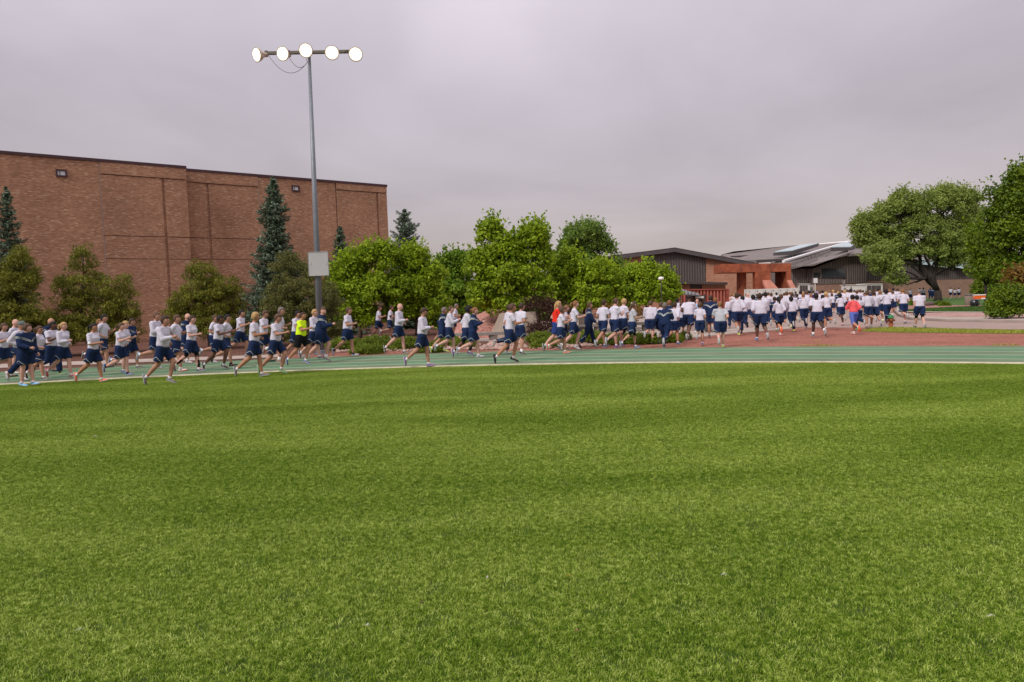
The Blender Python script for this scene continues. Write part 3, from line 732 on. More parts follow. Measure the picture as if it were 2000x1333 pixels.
# ---- white cabinets / electrical boxes row
def bx(name, px0, px1, y0, y1, Y, dep, m, parent=None):
    return facade(name, [(px0, y1), (px0, y0), (px1, y0), (px1, y1)], Y, dep, m, parent, False)
wb = thing('equipment_cabinet_row', 'long row of white equipment cabinets in front of the rust red portal', 'cabinet', at(1510, 600, 78).xy.to_3d())
wi_ = Matrix.Translation(-wb.location)
xs_ = [1460, 1476, 1491.5, 1507, 1521, 1535, 1548, 1560]
for i in range(len(xs_) - 1):
    o = bx('cabinet_door', xs_[i] + .35, xs_[i + 1] - .35, 565.5 - i * .45, 600, 78, 1.2, M_white, wb); o.matrix_parent_inverse = wi_
    h = bx('handle', xs_[i] + 3, xs_[i] + 4, 568.5 - i * .45, 570.5 - i * .45, 77.95, .05, M_dark, o)
def ac_unit(x0, x1, y0, y1, Y, lab, gx0, gx1):
    r_ = thing('air_conditioning_unit', lab, 'air conditioner', at((x0 + x1) / 2, y1, Y).xy.to_3d(), group='air conditioning units by the brown building'); I = Matrix.Translation(-r_.location)
    o = bx('body', x0, x1, y0, y1, Y, 2.2, M_white, r_); o.matrix_parent_inverse = I
    o = bx('top_panel', x0 - .5, x1 + .5, y0 - 1, y0 - .05, Y - .1, 2.5, mat('light_metal', (.6, .58, .55), .5), r_); o.matrix_parent_inverse = I
    k = 3
    for i in range(k):
        w_ = (gx1 - gx0) / k
        o = bx('grille', gx0 + w_ * i + .5, gx0 + w_ * (i + 1) - .5, y0 + 2.5, y1 - 16, Y - .06, .05, M_dark, r_); o.matrix_parent_inverse = I
ac_unit(1560, 1582, 555.5, 595, 84, 'white air conditioning unit between the portal and the sign post', 1562, 1578)
ac_unit(1582.5, 1589, 558, 595, 84.5, 'narrow white cabinet beside the air conditioning unit', 1583.5, 1588)
ac_unit(1658.5, 1690, 557.5, 592, 92, 'large white air handling unit left half behind the crowd', 1661, 1664)
ac_unit(1690.5, 1724, 555.5, 592, 92, 'white unit with dark grilles right of the large air handling unit', 1693, 1721)

# ================================================================== PLANTS
M_bark = mat('bark', (.085, .06, .045), .95, .25, 6, bump=.6, bscale=12)
M_barkd = mat('bark_dark', (.035, .026, .022), .95, .25, 6, bump=.6, bscale=12)
LM = {
 'maple': leaf_mat('maple_leaf', (.08, .165, .005), (.45, .58, .03), .45),
 'maple2': leaf_mat('maple_leaf_deep', (.06, .14, .01), (.27, .40, .03), .42),
 'ash': leaf_mat('ash_leaf', (.07, .14, .02), (.25, .36, .06), .42),
 'elm': leaf_mat('elm_leaf', (.12, .18, .03), (.42, .50, .12), .45),
 'dark': leaf_mat('dark_leaf', (.035, .085, .004), (.20, .28, .014), .3),
 'lime': leaf_mat('lime_leaf', (.07, .14, .006), (.22, .31, .015), .35),
 'pinon': leaf_mat('pinon_needle', (.055, .068, .008), (.28, .28, .028), .2),
 'juniper': leaf_mat('juniper_spray', (.06, .10, .006), (.24, .31, .025), .25),
 'spruce': leaf_mat('spruce_needle', (.045, .072, .045), (.19, .25, .165), .1),
 'copper': leaf_mat('copper_leaf', (.11, .055, .012), (.28, .17, .03), .3),
 'barberry': leaf_mat('barberry_leaf', (.03, .012, .012), (.10, .045, .03), .2),
}
def quads(P, Nrm, size, aspect, tone, jitter, rg, upbias=None):
    n = len(P)
    r = rg.normal(size=(n, 3)); t_ = np.cross(Nrm, r); t_ /= np.linalg.norm(t_, axis=1)[:, None] + 1e-9
    if upbias is not None:
        t_ = t_ + upbias; t_ -= Nrm * (t_ * Nrm).sum(1)[:, None]; t_ /= np.linalg.norm(t_, axis=1)[:, None] + 1e-9
    b_ = np.cross(Nrm, t_)
    s_ = (size * rg.uniform(1 - jitter, 1 + jitter, n))[:, None]
    V = np.stack([P - t_ * s_, P - b_ * s_ * aspect + Nrm * s_ * .15, P + t_ * s_, P + b_ * s_ * aspect + Nrm * s_ * .15], 1).reshape(-1, 3)
    F = np.arange(n)[:, None] * 4 + np.array([[0, 1, 2, 3]])
    return V, F, tone
def unit(v): return v / (np.linalg.norm(v, axis=1)[:, None] + 1e-9)
def clumps_in(lobes, n, rg, surf=.62, zmin=None):
    """clump centres spread through ellipsoid lobes (c, r)"""
    vol = np.array([l[1][0] * l[1][1] * l[1][2] for l in lobes]) ** .75; vol /= vol.sum()
    idx = rg.choice(len(lobes), n, p=vol); u = unit(rg.normal(size=(n, 3)))
    u[:, 2] = np.where(u[:, 2] < -.5, -u[:, 2] * .5, u[:, 2])
    k = (surf + (1 - surf) * rg.uniform(0, 1, n) ** .6)[:, None] * rg.uniform(.86, 1.08, n)[:, None]
    C = np.array([l[0] for l in lobes])[idx]; Rr = np.array([l[1] for l in lobes])[idx]
    c = C + u * k * Rr
    if zmin is not None: c[:, 2] = np.maximum(c[:, 2], zmin)
    return c, idx
def limb(mb, a, b_, r0, r1, rg, wob=.08, seg=5, n=6):
    a = Vector(a); b_ = Vector(b_); d = (b_ - a).length; pts = []
    for i in range(seg + 1):
        k = i / seg; p = a.lerp(b_, k)
        if 0 < i < seg: p += Vector((rg.normal(), rg.normal(), rg.normal() * .5)) * d * wob * .5
        p += Vector((0, 0, -d * .12 * math.sin(k * math.pi)))
        pts.append(p)
    mb.tube(pts, [r0 + (r1 - r0) * i / seg for i in range(seg + 1)], n)
def broadleaf(name, base, lobes_px, Y, leafm, nclump, crad, nleaf, lsize, label, trunk_r=.16, forks=None, surf=.6, seed=1, aspect=.6, bark=None, group=None, clear=None, updirs=.35, flat_=1.0, limbs=True, depthk=.85, cat='tree', needle=None, stems=1, twigs=60):
    rg = np.random.default_rng(seed)
    root = thing(name, label, cat, base, group=group)
    bx_, by_ = base[0], base[1]
    lobes = []
    for (px, py, rx, ry, *dy) in lobes_px:
        c = at(px, py, Y + (dy[0] if dy else 0)); k = (Y) / FPX
        lobes.append((np.array([c.x - bx_, c.y - by_, c.z - base[2]]), np.array([rx * k, rx * k * depthk, ry * k])))
    C, idx = clumps_in(lobes, nclump, rg, surf)
    rc = crad * rg.uniform(.6, 1.35, nclump)
    ci = rg.choice(nclump, nleaf, p=(rc ** 2) / (rc ** 2).sum())
    u = unit(rg.normal(size=(nleaf, 3)))
    stray = np.where(rg.uniform(0, 1, nleaf) < .12, rg.uniform(1.0, 1.6, nleaf), 1.0)
    P = C[ci] + u * (rc[ci] * (.30 + .75 * np.sqrt(rg.uniform(0, 1, nleaf))) * stray)[:, None] * np.array([1, 1, .72 * flat_])
    if not needle:      # leafy shoots rising from the outer clumps
        outer = np.argsort(C[:, 2] + np.hypot(C[:, 0] - C[:, 0].mean(), C[:, 1] - C[:, 1].mean()) * .5)[-int(nclump * .45):]
        ns_ = int(nleaf * .10); oc = outer[rg.integers(0, len(outer), ns_)]; shd = rg.integers(0, 3, ns_); 
        sdir = unit(np.c_[np.cos(oc * 7.3 + shd * 2.1) * .7, np.sin(oc * 5.1 + shd * 2.1) * .7, np.ones(ns_)])
        kk_ = rg.uniform(.2, 1.9, ns_); P[:ns_] = C[oc] + sdir * (rc[oc] * kk_)[:, None] + rg.normal(size=(ns_, 3)) * (rc[oc] * .12 * (2.1 - kk_))[:, None]; ci[:ns_] = oc
    if needle: Nn = unit(rg.normal(size=(nleaf, 3)))
    else: Nn = unit(u * .5 + rg.normal(size=(nleaf, 3)) * .6 + np.array([0, 0, updirs]))
    ct_ = rg.uniform(0, 1, nclump)
    tone = np.clip(ct_[ci] * .45 + rg.uniform(0, 1, nleaf) * .55, 0, 1)
    V, F, tone = quads(P, Nn, lsize, aspect, tone, .35, rg, np.array(needle) + (u * 1.0) if needle else None)
    # drop what would sink into the ground
    V[:, 2] = np.maximum(V[:, 2], .03 - base[2])
    cr_ = link('crown', with_tone(np_mesh('crown', V, F, leafm), tone), root)
    mb = MB()
    cent = np.mean([l[0] for l in lobes], 0)
    fork = Vector((0, 0, max(.25, (clear if clear is not None else .35 * cent[2]))))
    if stems == 1:
        mb.tube([(0, 0, -.1), (0.03, 0, fork.z * .25), tuple(fork)], [trunk_r * 1.35, trunk_r, trunk_r * .85], 10)
    prim = []
    for li2, (c, r) in enumerate(sorted(lobes, key=lambda q: -q[1][0])):
        tgt = Vector(c) + Vector((0, 0, r[2] * .3))
        st = fork if stems == 1 else Vector((rg.normal() * .12, rg.normal() * .12, 0)); r0 = trunk_r * .6
        if li2 >= 4 and stems == 1:
            j = min(range(len(prim)), key=lambda q: (prim[q][1] - tgt).length); st = prim[j][0].lerp(prim[j][1], .45) - Vector((0, 0, (prim[j][1] - prim[j][0]).length * .10)); r0 = trunk_r * .3
        else: prim.append((st, tgt))
        limb(mb, st, tgt, r0, trunk_r * .10, rg)
    for k in range(twigs):
        j = rg.integers(nclump); l = lobes[idx[j]]; a = Vector(l[0]) * rg.uniform(.75, 1.0) + (fork if stems == 1 else Vector()) * .1
        limb(mb, a, C[j], min(trunk_r * .18, .06), min(trunk_r * .04, .02), rg, seg=3, n=4)
    mb.build('trunk', bark or M_bark, root, True)
    return root
def spruce(base, px, ytop, Y, wpx, label, seed=1, tiers=34, sparse=0, group='blue spruces standing by the brick hall', dens=1.0, prof=None):
    rg = np.random.default_rng(seed)
    top = at(px, ytop, Y).z; H_ = top - base[2]; Rb = wpx / 2 * Y / FPX
    root = thing('spruce_tree', label, 'tree', base, group=group)
    lean = at(px, ytop, Y).x - base[0]
    mb = MB(); mb.tube([(0, 0, -.1), (lean * .5, 0, H_ * .5), (lean, 0, H_)], [.17, .10, .015], 8)
    Ps = []; Ns = []; Ds = []; tn = []
    for i in range(tiers):
        k = i / (tiers - 1); z0_ = H_ * (.03 + .95 * k)
        Lr = Rb * ((1 - k) ** .85 * .96 + .04) if prof is None else Rb * np.interp(k, prof[0], prof[1])
        nb = int(max(5, (12 - 5 * k) * dens))
        for j in range(nb):
            a = 2 * math.pi * (j + rg.uniform(-.3, .3)) / nb + i * 1.1; L_ = Lr * rg.uniform(.62, 1.22) * (1 if rg.uniform() > .15 else .6)
            dirv = np.array([math.cos(a), math.sin(a), 0]); z = z0_ + rg.normal() * H_ * .012
            m_ = max(5, int(L_ / .085)); kk = np.linspace(.08, 1, m_)
            rise = L_ * (.10 - .34 * k * 0 ) 
            zc = z + L_ * (-.30 * kk + .22 * kk ** 2) + (k ** 2) * L_ * .75 * kk
            base_ = np.c_[dirv[0] * kk * L_ + lean * k, dirv[1] * kk * L_, zc]
            mb.tube([base_[0], base_[m_ // 2], base_[-1]], [.018, .012, .005], 4)
            wd = (.06 + .22 * L_ * (1 - kk) ** .7 * np.minimum(1, kk * 3))
            reps = 5 if not sparse else 3
            for r_ in range(reps):
                sd_ = rg.normal(size=m_) * wd
                p = base_ + np.c_[-dirv[1] * sd_, dirv[0] * sd_, -np.abs(sd_) * .35 - rg.uniform(0, .14, m_)]
                Ps.append(p); tn.append(np.clip(.25 + .5 * kk + rg.normal(0, .2, m_), 0, 1))
                out_ = np.c_[dirv[0] * np.ones(m_), dirv[1] * np.ones(m_), rg.normal(0, .25, m_)] + np.c_[-dirv[1] * sd_, dirv[0] * sd_, sd_ * 0] * 3
                Ds.append(unit(out_)); Ns.append(unit(rg.normal(size=(m_, 3)) * .6 + np.array([0, 0, .8])))
    P = np.concatenate(Ps); D = np.concatenate(Ds); Nn = np.concatenate(Ns); tn = np.concatenate(tn)
    V, F, tn = quads(P, Nn, .125, .32, tn, .35, rg, D * 2.5)
    V[:, 2] = np.maximum(V[:, 2], .02)
    link('crown', with_tone(np_mesh('crown', V, F, LM['spruce']), tn), root)
    mb.build('trunk', M_barkd, root, True)
    return root
def bp(px, Y): p = at(px, 600, Y); return (p.x, Y, 0)

# --- spruces
spruce(bp(14, 45), 12, 368, 45, 120, 'blue spruce at the far left rising behind the dark round pine', 3)
spruce(bp(540, 46), 533, 345, 46, 165, 'tallest blue spruce, slim and pointed, left of the light pole', 4, tiers=56, dens=1.1, prof=([0, .15, .3, .5, .68, .72, .85, 1], [1.0, .85, .72, .52, .24, .34, .24, .03]))
spruce(bp(668, 49), 664, 442, 49, 100, 'short blue spruce showing only its tip over the maples right of the cabinet', 5, 30)
spruce(bp(793, 58), 790, 408, 58, 110, 'grey blue spruce with bare top twigs standing against the sky beyond the hall corner', 6, 34, prof=([0, .3, .6, .85, .95, 1], [1, .75, .55, .42, .22, .05]))
# --- pines
PK = dict(cat='tree', aspect=.30, needle=(0, 0, .6), bark=M_barkd, group='olive green pines along the walk', updirs=.2)
broadleaf('pine_tree', bp(30, 33), [(30, 560, 48, 55), (15, 620, 62, 60), (70, 640, 38, 50), (38, 515, 26, 30), (-25, 600, 50, 70), (35, 680, 60, 26)], 33, LM['pinon'], 620, .27, 46000, .062, 'dense dark olive pine at the left edge in front of a spruce', .14, seed=11, surf=.45, **PK)
broadleaf('pine_tree', bp(170, 35), [(164, 510, 24, 38), (160, 560, 48, 42), (178, 610, 72, 55), (232, 590, 36, 58), (250, 630, 34, 45), (125, 640, 40, 42), (190, 655, 80, 40), (120, 565, 14, 26)], 35, LM['pinon'], 640, .24, 44000, .060, 'wide open olive pine with two tops in front of the brick hall', .13, seed=12, surf=.55, **PK)
broadleaf('pine_tree', bp(405, 36), [(392, 540, 34, 38), (400, 590, 62, 46), (440, 580, 34, 44), (365, 610, 38, 40), (410, 640, 72, 40), (452, 620, 30, 40)], 36, LM['pinon'], 620, .24, 42000, .060, 'rounded olive pine in front of the tallest spruce and the brick hall', .12, seed=13, surf=.55, **PK)
broadleaf('pine_tree', bp(592, 37), [(575, 535, 40, 48), (590, 590, 76, 60), (625, 610, 50, 50), (545, 600, 40, 50), (600, 650, 86, 38), (565, 505, 18, 22)], 37, leaf_mat('pinon_needle_grey', (.06, .068, .018), (.22, .22, .055), .2), 700, .25, 48000, .060, 'broad grey olive pine standing right behind the light pole', .14, seed=14, surf=.5, **PK)
# --- maples and the others
broadleaf('maple_tree', bp(700, 43), [(685, 525, 30, 34), (735, 508, 34, 34), (688, 572, 44, 42), (745, 572, 50, 46), (700, 615, 42, 26), (664, 552, 20, 34), (712, 492, 16, 16), (757, 500, 16, 26)], 43, LM['maple'], 260, .46, 26000, .098, 'bright green maple right of the light pole in front of the hall corner', .13, seed=21, clear=1.0, cat='tree')
broadleaf('maple_tree', bp(812, 44), [(806, 518, 30, 32), (838, 550, 30, 36), (790, 572, 46, 42), (842, 598, 36, 34), (785, 608, 40, 26), (858, 632, 24, 16)], 44, LM['maple'], 260, .46, 26000, .098, 'bright green round maple under the grey blue spruce', .13, seed=22, clear=1.0)
broadleaf('maple_tree', bp(885, 54), [(868, 515, 17, 24), (895, 528, 26, 34), (880, 575, 44, 50), (915, 590, 24, 50)], 54, LM['maple2'], 160, .5, 16000, .115, 'smaller maple set back between the round maple and the big tree', .12, seed=23, clear=1.0)
broadleaf('maple_tree', bp(1005, 39), [(958, 462, 26, 28), (1038, 466, 28, 28), (985, 500, 40, 30), (938, 520, 22, 30), (1052, 508, 24, 28), (992, 548, 58, 36), (948, 578, 32, 32), (1048, 566, 30, 34), (1000, 596, 44, 22)], 39, LM['maple'], 380, .46, 38000, .105, 'big lush maple with large leaves, tallest of the trees in the middle', .16, seed=24, clear=1.3, surf=.6)
broadleaf('ash_tree', bp(1148, 62), [(1140, 465, 44, 30), (1120, 490, 34, 28), (1170, 490, 34, 30), (1190, 520, 26, 28), (1145, 530, 60, 34), (1100, 520, 28, 26), (1140, 448, 26, 14)], 62, LM['ash'], 260, .5, 22000, .115, 'airy fine-leaved tree rising behind the maples', .17, seed=25, clear=2.5, surf=.5)
broadleaf('maple_tree', bp(1138, 41), [(1110, 540, 44, 36), (1160, 545, 44, 36), (1135, 585, 62, 38), (1188, 580, 28, 34), (1095, 590, 30, 34), (1110, 508, 22, 18)], 41, LM['maple'], 260, .40, 26000, .095, 'leafy maple between the big maple and the smaller one by the gabled building', .13, seed=26, clear=.9)
broadleaf('maple_tree', bp(1262, 42), [(1240, 545, 30, 26), (1280, 550, 34, 28), (1262, 580, 58, 30), (1305, 570, 24, 26), (1218, 575, 28, 34), (1300, 548, 12, 20), (1262, 524, 10, 12)], 42, LM['maple'], 220, .38, 21000, .092, 'small maple standing in front of the grey gable at the right end of the row', .11, seed=27, clear=.9)
broadleaf('barberry_shrub', bp(1062, 37.5), [(1050, 610, 34, 34), (1085, 620, 32, 30), (1065, 640, 42, 20)], 37.5, LM['barberry'], 130, .30, 8000, .045, 'dark purple brown shrub behind the concrete bench', .05, seed=28, clear=.2, cat='shrub', stems=4)
broadleaf('barberry_shrub', bp(1215, 39), [(1200, 612, 28, 18), (1235, 618, 24, 16)], 39, LM['copper'], 80, .25, 4000, .045, 'reddish brown shrub under the small maples', .04, seed=29, clear=.2, cat='shrub', stems=4)
# --- right side
broadleaf('elm_tree', bp(1832, 97), [(1715, 440, 48, 32), (1760, 415, 56, 32), (1830, 400, 58, 34), (1880, 395, 40, 30), (1890, 450, 34, 50), (1800, 450, 70, 34), (1740, 480, 44, 34), (1700, 475, 32, 26), (1850, 480, 56, 32), (1735, 525, 30, 28, -3), (1748, 548, 20, 12, -3), (1688, 445, 26, 22), (1880, 500, 26, 30), (1715, 500, 34, 26, -3), (1905, 430, 20, 40), (1765, 388, 30, 16), (1855, 382, 34, 20), (1700, 458, 36, 30), (1790, 495, 58, 20), (1862, 508, 34, 20), (1722, 518, 32, 28, -2)], 97, LM['elm'], 1150, .70, 86000, .165, 'huge spreading elm with forked dark trunk in front of the long brown building', .5, seed=31, clear=1.5, surf=.45, aspect=.5, bark=M_barkd, depthk=.55, twigs=200)
broadleaf('shade_tree', bp(1990, 62), [(1995, 352, 22, 26), (1972, 400, 28, 30), (2015, 400, 42, 56), (1962, 462, 40, 40), (2012, 480, 58, 58), (1970, 530, 38, 38), (2030, 550, 60, 44), (1950, 375, 14, 14), (1948, 420, 16, 18)], 62, LM['dark'], 420, .8, 38000, .14, 'tall dark green shade tree cut by the right edge', .22, seed=32, clear=2.2, bark=M_barkd, surf=.5)
broadleaf('shade_tree', bp(1925, 70), [(1918, 468, 20, 22), (1912, 492, 16, 22), (1928, 520, 24, 28), (1945, 545, 24, 22)], 70, LM['lime'], 130, .8, 9000, .17, 'lighter green tree tucked under the tall dark one at the right', .16, seed=33, clear=2, bark=M_barkd)
broadleaf('copper_tree', bp(2015, 48), [(1992, 545, 20, 18), (2005, 580, 24, 26), (1985, 575, 16, 18)], 48, LM['copper'], 90, .45, 5500, .10, 'orange brown leaved small tree at the right edge above the bush', .08, seed=34, clear=.8)
broadleaf('lilac_bush', bp(1972, 38), [(1972, 590, 32, 26), (1995, 600, 34, 24), (1952, 603, 16, 14), (1975, 572, 20, 14), (1958, 613, 30, 10)], 38, LM['dark'], 150, .28, 9000, .07, 'round dark green bush at the right edge of the road', .05, seed=35, clear=.3, cat='bush', stems=5, group=None)
bush_l = broadleaf('lilac_bush', bp(1935, 38.5), [(1950, 590, 18, 18), (1947, 606, 15, 11), (1956, 576, 11, 9)], 38.2, LM['lime'], 70, .22, 3500, .06, 'lighter leaved bush at the left side of the round dark bush', .04, seed=36, clear=.3, cat='bush', stems=4)
# a few trees far behind, in the gap left of the gabled building and at the right end
for i, (px, yc, rx, ry, Y, lm) in enumerate([(1215, 560, 46, 34, 78, 'maple2'), (1935, 560, 30, 20, 118, 'dark'), (900, 590, 60, 40, 75, 'maple2'), (1060, 600, 60, 40, 70, 'maple2')]):
    broadleaf('shade_tree', bp(px, Y), [(px, yc, rx, ry), (px + rx * .5, yc + 6, rx * .6, ry * .8), (px - rx * .5, yc + 8, rx * .6, ry * .8)], Y, LM[lm], 110, .8, 6000, .2,
              ['green tree in front of the left end of the gabled building', 'dark tree beyond the right end of the long brown building', 'tree filling the gap behind the smaller set-back maple', 'tree standing in shade behind the big lush maple', 'tiny far tree showing over the roof of the gabled building'][i], .15, seed=40 + i, clear=1.5)

# --- low junipers along the track
JK = [(668, 672, 40, 14), (735, 670, 44, 17), (712, 684, 36, 10), (795, 672, 34, 15), (838, 680, 26, 12), (872, 668, 30, 14), (905, 672, 24, 10), (1052, 660, 30, 12), (1066, 672, 34, 10), (1108, 664, 30, 13), (1150, 660, 34, 14), (1192, 664, 32, 13), (1232, 662, 26, 13), (1265, 664, 30, 11), (1310, 662, 24, 10), (1336, 658, 9, 8)]
jl = ['low spreading juniper right of the light pole base', 'largest green juniper mound behind the runner right of the light pole', 'low front juniper touching the track behind the runner with striped shorts', 'juniper mound under the two small runners beyond the hedge', 'juniper behind the runner who looks down', 'juniper behind the pair in navy jacket and white sweatshirt', 'brownish juniper left of the river rocks', 'juniper left of the red-shirted runner under the curved bench', 'front juniper right of the white-socked runner', 'juniper behind the runner in red shirt', 'juniper behind the walker in full navy tracksuit', 'juniper behind the trio in white T-shirts', 'juniper right of the trio, behind the runner with headband', 'juniper left of the chevron jacket seen from behind', 'juniper right of the chevron jacket', 'smallest juniper ball at the corner of the walk']
for i, (px, py, rx, ry) in enumerate(JK):
    rgj = np.random.default_rng(60 + i)
    y_b = py + ry * .75; Yg = G(px, y_b).y; c = at(px, 600, Yg); k = Yg / FPX
    root = thing('juniper_shrub', jl[i], 'shrub', (c.x, Yg, 0), group='junipers along the outside of the track')
    rxm, rzm = rx * k, ry * k * 1.9
    ncl = int(50 + rx * 2.2); u = unit(rgj.normal(size=(ncl, 3))); u[:, 2] = np.abs(u[:, 2])
    C = u * rgj.uniform(.6, 1.0, ncl)[:, None] * np.array([rxm, rxm * .75, rzm * .8]) + np.array([0, 0, .05])
    nl = int(ncl * 45); ci = rgj.integers(0, ncl, nl); uu = unit(rgj.normal(size=(nl, 3)))
    P = C[ci] + uu * rgj.uniform(.03, .17, nl)[:, None] * np.array([1.2, 1.2, .8]); P[:, 2] = np.maximum(P[:, 2], .01)
    tn = np.clip(rgj.uniform(0, 1, ncl)[ci] * .5 + rgj.uniform(0, 1, nl) * .5, 0, 1)
    V, F, tn = quads(P, unit(rgj.normal(size=(nl, 3))), .045, .35, tn, .4, rgj, uu * .6 + np.array([0, 0, .5]))
    link('foliage', with_tone(np_mesh('foliage', V, F, LM['juniper']), tn), root)
    mb = MB()
    for q in range(10): limb(mb, (0, 0, 0), C[rgj.integers(ncl)], .018, .006, rgj, seg=3, n=4)
    mb.build('stem', M_barkd, root)

# flower bed grasses by the elm
for i, (px, py, rx, ry, lm, lab) in enumerate([(1845, 594, 14, 5, 'lime', 'pale tufted flower bed plant left of the stone litter bin'), (1785, 592, 9, 5, 'lime', 'tufted green plant behind the walking man far right'), (1753, 590, 6, 11, 'lime', 'upright green plant between two runners right of the crowd'), (1835, 592, 12, 5, 'ash', 'bed plant with pale flowers in front of the elm trunk')]):
    Yg = G(px, py + ry).y; rgj = np.random.default_rng(90 + i); c = at(px, 600, Yg); k = Yg / FPX
    nl = 700; uu = unit(rgj.normal(size=(nl, 3))); uu[:, 2] = np.abs(uu[:, 2])
    P = uu * rgj.uniform(.4, 1, nl)[:, None] * np.array([rx * k, rx * k * .5, ry * 2 * k])
    V, F, tn = quads(P, unit(rgj.normal(size=(nl, 3))), .12, .2, rgj.uniform(0, 1, nl), .4, rgj, np.array([0, 0, 1.5]) + uu)
    o = link('bed_plant', with_tone(np_mesh('bed_plant', V, F, LM[lm]), tn)); o.location = (c.x, Yg, .02); tag(o, lab, 'plant')

# ================================================================== FURNITURE
# red gravel berm with flared concrete wing wall
M_berm = gravel_mat('berm_gravel', [(.22, .08, .065), (.38, .16, .13), (.52, .26, .21), (.45, .25, .2)], 16, .9, (.9, 1.1))
xa, xb = at(858, 640, 41).x, at(1012, 640, 41).x
V = []; F = []; nx, ny = 40, 12
for j in range(ny + 1):
    for i in range(nx + 1):
        u_, v_ = i / nx, j / ny; x = xa + (xb - xa) * u_; y = 37.6 + 6.5 * v_
        z = (1.55 * math.sin(min(1, v_ * 1.25) * math.pi / 2)) * min(1, u_ * 1.2 + .22) * (1.0 if u_ < .96 else (1 - (u_ - .96) / .04 * .6)) + .03 * math.sin(x * 5) * math.cos(y * 4)
        V.append((x, y, max(z, 0) if v_ > 0 else -.02))
for j in range(ny):
    for i in range(nx): F.append((j * (nx + 1) + i, j * (nx + 1) + i + 1, (j + 1) * (nx + 1) + i + 1, (j + 1) * (nx + 1) + i))
tag(link('gravel_berm', np_mesh('gravel_berm', V, F, M_berm, True)), kind='structure')
mb = MB(); q = [at(954, 647, 37.3), at(976, 613, 37.3), at(1046, 609, 37.3), at(1052, 643, 37.3)]
q[0].z = 0; q[3].z = 0; mb.prism(q, (0.25, 3.2, 0))
tag(mb.build('concrete_wing_wall', M_ctan, bevel=.02), 'tan concrete wing wall with slanted edge holding the red gravel bank', 'wall')

# benches
def bench(x0, x1, ytop, ybot, legs, curve, lab, th=.16):
    px = (x0 + x1) / 2; Yb = G(px, ybot).y; c = at(px, 600, Yb)
    r_ = thing('concrete_bench', lab, 'bench', (c.x, Yb, 0), group='curved concrete benches behind the track')
    zt = at(px, ytop, Yb).z; xl, xr = at(x0, 600, Yb).x - c.x, at(x1, 600, Yb).x - c.x
    n = 14; top = []; bot = []
    V = []; F = []
    for i in range(n + 1):
        k = i / n; x = xl + (xr - xl) * k; y = curve * (4 * (k - .5) ** 2)
        V += [(x, y - .22, zt - th), (x, y - .22, zt), (x, y + .22, zt), (x, y + .22, zt - th)]
    for i in range(n):
        for j in range(4): F.append((i * 4 + j, i * 4 + (j + 1) % 4, (i + 1) * 4 + (j + 1) % 4, (i + 1) * 4 + j))
    F += [(0, 1, 2, 3), tuple(range(4 * n, 4 * n + 4))[::-1]]
    o = link('seat', np_mesh('seat', V, F, mat('bench_concrete', (.24, .215, .19), .85, .15, 4, bump=.3, bscale=30)), r_)
    b_ = o.modifiers.new('bevel', 'BEVEL'); b_.width = .02; b_.segments = 2
    for lx in legs:
        a = at(lx, 600, Yb).x - c.x; k = (a - xl) / (xr - xl); y = curve * (4 * (k - .5) ** 2)
        m2 = MB(); w_ = .24
        m2.prism([(a - w_, y - .17, zt - th), (a + w_, y - .17, zt - th), (a + w_ * .8, y - .17, 0), (a - w_ * .8, y - .17, 0)], (0, .34, 0))
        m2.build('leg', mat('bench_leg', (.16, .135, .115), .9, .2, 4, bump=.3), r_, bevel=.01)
bench(866, 992, 650, 666, (882, 961), .5, 'curved concrete bench left of the runner in black shoes, before the red gravel bank')
bench(1018, 1072, 638.5, 655, (1030, 1049), .4, 'short concrete bench behind the white-socked runner')
bench(1092, 1180, 634, 652, (1105, 1168), .4, 'concrete bench behind the walker in the full tracksuit')
bench(1215, 1272, 630, 647, (1225, 1262), .4, 'concrete bench right of the trio in white T-shirts')

def pier(x0, x1, y0, y1, lab, taper=1.15):
    Y_ = G((x0 + x1) / 2, y1).y; a, b_ = at(x0, y1, Y_), at(x1, y0, Y_); c = (a + b_) / 2; w_ = (b_.x - a.x) / 2; h_ = b_.z
    mb = MB(); r0 = w_ * 1.38
    prof = [(r0, 0), (r0, .02), (r0 * taper, h_ * .93), (r0 * taper * .96, h_), (r0 * .75, h_)]
    mb.lathe(prof, 4, M=Matrix.Rotation(rad(45), 3, 'Z'))
    o = mb.build('concrete_bin', M_cgrey if x0 > 1200 else mat('brown_concrete', (.14, .11, .09), .9, .2, 5), bevel=.01); o.location = (c.x, Y_, 0)
    return tag(o, lab, 'bin')
pier(1378, 1390, 616, 649, 'tapered grey concrete bin between the runners at the corner of the walk')
pier(1131, 1141, 614, 652, 'tall brown concrete pier left of the walker in the full tracksuit', 1.0)

# river rocks between the shrubs and the track
M_rock = mat('river_rock', (.50, .33, .27), .9, .3, 3, col2=(.26, .17, .14), coord='World')
rgk = np.random.default_rng(5)
ico = [(-.526, 0, .851), (.526, 0, .851), (-.526, 0, -.851), (.526, 0, -.851), (0, .851, .526), (0, .851, -.526), (0, -.851, .526), (0, -.851, -.526), (.851, .526, 0), (-.851, .526, 0), (.851, -.526, 0), (-.851, -.526, 0)]
icf = [(1, 4, 0), (4, 9, 0), (4, 5, 9), (8, 5, 4), (1, 8, 4), (1, 10, 8), (10, 3, 8), (8, 3, 5), (3, 2, 5), (3, 7, 2), (3, 10, 7), (10, 6, 7), (6, 11, 7), (6, 0, 11), (6, 1, 0), (10, 1, 6), (11, 0, 9), (2, 11, 9), (5, 2, 9), (11, 2, 7)]
IV = np.array(ico); IF = np.array(icf)
rocks_xy = []
